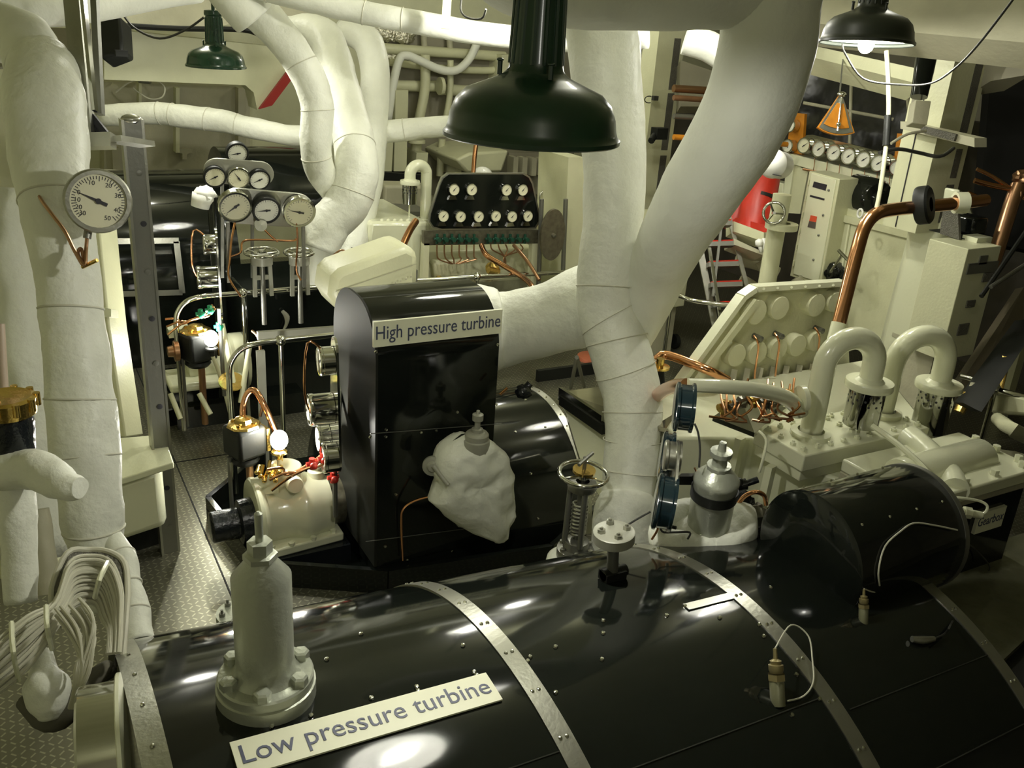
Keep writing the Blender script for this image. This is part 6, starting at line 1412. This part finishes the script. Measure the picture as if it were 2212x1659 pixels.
# left: cable gland and shapes under HP branch right
solo(MB().sph(D(1130, 845, 4.75), .045, (1, 1, .8), jit=.3).cyl(D(1130, 845, 4.75), D(1145, 828, 4.75), .02, n=8), 'black_fitting', blackh, 'small black fitting on top of the strapped casing end', 'fitting')
solo(MB().cyl(D(1080, 852, 4.5), D(1096, 838, 4.5), .007, n=8), 'copper_stub', copper, 'short copper stub under the turbine branch', 'pipe')

# ================================================================== BACK WALL
Ybw = 10.3
def bpoly(px, Y, th, name, m_, label, cat, bevel=0., group=None): return solo(MB().solid([onY(x, y, Y) for x, y in px], (0, th, 0)), name, m_, label, cat, group, bevel=bevel)
bpoly([(225, 62), (660, 108), (652, 150), (556, 238), (548, 200), (530, 184), (225, 172)], 9.0, .35, 'deck_beam', cream, 'deep cream deck beam with slanted gusset at the upper left', 'beam')
bpoly([(632, 140), (645, 152), (588, 228), (560, 236)], 8.94, .05, 'red_strip', mat('red_strip', (.33, .02, .015), .5), 'dark red strip along the slanted edge of the beam gusset', 'strip')
bpoly([(225, 176), (540, 188), (540, 440), (225, 440)], 10.2, .4, 'bulkhead_sheet', dull, 'flat dull cream bulkhead sheet under the deck beam', 'bulkhead')
for i, (x0, x1, y0, y1) in enumerate(((380, 388, 190, 330), (515, 530, 190, 350), (300, 306, 175, 240))):
    bpoly([(x0, y0), (x1, y0), (x1, y1), (x0, y1)], 10.05, .2, 'stiffener', cream if i != 1 else dull, 'narrow upright stiffener on the far bulkhead', 'stiffener', group='bulkhead stiffeners')
bpoly([(388, 322), (415, 322), (415, 330), (404, 332), (404, 344), (394, 344), (394, 332), (388, 330)], 10.1, .12, 'pipe_clip', dull, 'little cream clip on the far bulkhead', 'clip')
bpoly([(242, 320), (258, 320), (258, 372), (245, 372)], 10.1, .12, 'mesh_plate', dull, 'small perforated plate left on the far bulkhead', 'plate')
bbx = thing('black_junction_box', 'black box hanging under the header pipe at the upper left', 'box', D(240, 130, 6.3))
part(MB().solid([D(215, 36, 6.3), D(260, 34, 6.3), D(265, 110, 6.3), D(218, 128, 6.3)], FW*.2), 'case', blackm, bbx, bevel=.02)
part(MB().box(D(262, 115, 6.25), (.08, .06, .04)), 'cable_gland', blackm, bbx)
solo(MB().tube([D(215, 45, 6.4), D(185, 50, 6.3), D(180, 75, 6.3)], .01, n=8, k=4), 'lead', cabled, 'short dark lead on the left of the black box', 'cable')
solo(MB().tube([D(262, 55, 6.6), D(390, 62, 6.8), D(520, 64, 7.2), D(560, 75, 7.4)], .02, n=8, k=3), 'dark_conduit', blackm, 'long dark conduit running right from the black box', 'conduit')
cd = thing('cable_loop', 'thin looped cable with small fitting under the deck beam', 'cable', D(320, 210, 8.2))
part(MB().tube([D(250, 200, 8.2), D(262, 190, 8.2), D(280, 178, 8.2), D(305, 172, 8.2), D(340, 175, 8.2), D(356, 190, 8.2), D(350, 210, 8.2), D(325, 214, 8.2), D(300, 200, 8.2), D(288, 190, 8.2)], .007, n=6, k=4), 'wire', cablem, cd)
part(MB().cyl(D(300, 173, 8.2), D(325, 176, 8.2), .025, n=8), 'fitting', dsteel, cd)
# top cross frames
struct(MB().solid([onY(220, -60, 8.6), onY(700, -60, 8.6), onY(700, 30, 8.6), onY(380, 66, 8.6), onY(220, 55, 8.6)], (0, .3, 0)), 'trim', dull)
# back wall pipe jungle, centre
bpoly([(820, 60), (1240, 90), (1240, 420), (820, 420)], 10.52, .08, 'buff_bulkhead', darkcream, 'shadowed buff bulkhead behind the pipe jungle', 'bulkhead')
def bw(pts, r, label, m_=cream, Y=10.4, nm='bulkhead_pipe'):
    P = [onY(x, y, Y) for x, y in pts]; dd = (P[0]-EYE).dot(FW)
    return solo(MB().tube(P, rp(r, dd), n=14, k=4 if len(P) > 2 else 1), nm, m_, label, 'pipe')
bw([(820, 104), (940, 112), (1090, 122)], 11, 'upper level cream pipe in the shaded pipe jungle')
bw([(840, 134), (960, 148), (1060, 152), (1090, 140)], 8, 'second level cream pipe in the pipe jungle')
bw([(845, 185), (905, 186), (950, 186)], 12, 'flanged cream pipe stub in the middle of the pipe jungle')
bw([(950, 192), (1000, 196), (1100, 200)], 12, 'right hand continuation of the flanged cream pipe')
bw([(918, 118), (918, 190), (905, 260)], 11, 'upright cream pipe crossing the flanged stub', Y=10.25)
bw([(973, 130), (972, 200), (962, 262)], 7, 'slim upright cream pipe right of the flanged stub', Y=10.25)
bw([(838, 260), (848, 190), (862, 130), (878, 120), (905, 130), (950, 150), (985, 152), (1012, 130), (1030, 95)], 9, 'thin lagged hose swinging up to the bright top pipe', lag, 10.15)
bw([(900, 300), (896, 360), (890, 400)], 12, 'flanged upright cream pipe above the far breather', Y=10.3)
bw([(955, 300), (952, 340), (950, 380)], 8, 'slim flanged upright pipe left of the copper riser', Y=10.3)
bw([(1130, 320), (1120, 350), (1110, 380)], 8, 'leaning cream pipe below the large lamp', Y=10.3)
for x, y in ((952, 186), (900, 305), (955, 328)): solo(MB().lathe(onY(x, y, 10.2), (1, 0, 0) if y < 200 else _z, [(0, -.02), (rp(20 if y != 328 else 14, 10), -.02), (rp(20 if y != 328 else 14, 10), .02), (0, .02)], n=20), 'pipe_flange', cream, {186: 'round flange on the middle pipe of the jungle', 305: 'round flange above the far breather', 328: 'small round flange on the slim upright pipe'}[y], 'flange')
for i, (x0, x1, y0, y1) in enumerate(((855, 882, 195, 370), (832, 850, 300, 370), (985, 1000, 330, 380), (900, 925, 330, 372))):
    bpoly([(x0, y0), (x1, y0), (x1-4, y1), (x0-4, y1)], 10.1, .45, 'locker_panel', cream, 'narrow cream panel standing against the far bulkhead', 'panel', group='narrow panels at the far bulkhead')
bpoly([(1085, 118), (1112, 118), (1100, 180), (1080, 180)], 10.2, .35, 'hanger_plate', cream, 'cream hanger plate just left of the large lamp holder', 'plate')
bpoly([(985, 345), (1015, 330), (1100, 325), (1085, 372), (1010, 374)], 9.6, .95, 'hopper', cream, 'cream hopper shaped casing below the large lamp', 'hopper', bevel=.03)
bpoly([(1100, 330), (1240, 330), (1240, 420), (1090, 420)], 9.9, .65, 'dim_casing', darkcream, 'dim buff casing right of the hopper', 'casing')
for i in range(6): bpoly([(1110+i*20, 340+i*1), (1120+i*20, 340+i*1), (1118+i*20, 380), (1108+i*20, 380)], 9.75, .16, 'small_box', dull, 'small cream box on the dim casing', 'box', group='small boxes on the dim casing')
bpoly([(830, 372), (930, 380), (930, 400), (830, 398)], 10.0, .6, 'dark_gap', blackm, 'black block painting the darkness under the narrow panels', 'opening')  # solid black block stands for the dark of a gap
bpoly([(830, 400), (930, 402), (930, 470), (820, 655)], 8.6, .3, 'casing_side', dull, 'dull cream casing behind the far breather', 'casing', bevel=.03)
bpoly([(825, 455), (930, 458), (930, 478), (825, 478)], 8.2, .7, 'grey_ledge', dsteel, 'grey ledge above the far gearbox', 'ledge')
for k, (x, y) in enumerate(((838, 70), (870, 76), (850, 120))): solo(MB().sph(onY(x, y, 10.45), .1, (1.6, .5, 1), jit=.3, n=14, m=8), 'foil_patch', foil, 'crumpled shiny foil lagging patch behind the three tall pipes', 'lagging', 'foil patches')
for i in range(3):
    x = 915+i*55; bw([(x, 68), (x+2, 105)], 7, 'short shaded stub pipe under the bright top pipe', dull, 10.42, 'stub_pipe')['group'] = 'stub pipes under the top pipe'
solo(MB().bar(D(968, -30, 5.3), D(962, 62, 5.35), .05, .012, up=FW), 'pipe_hanger', cream, 'cream strap hanger round the bright top pipe', 'hanger')
# right-back dark region
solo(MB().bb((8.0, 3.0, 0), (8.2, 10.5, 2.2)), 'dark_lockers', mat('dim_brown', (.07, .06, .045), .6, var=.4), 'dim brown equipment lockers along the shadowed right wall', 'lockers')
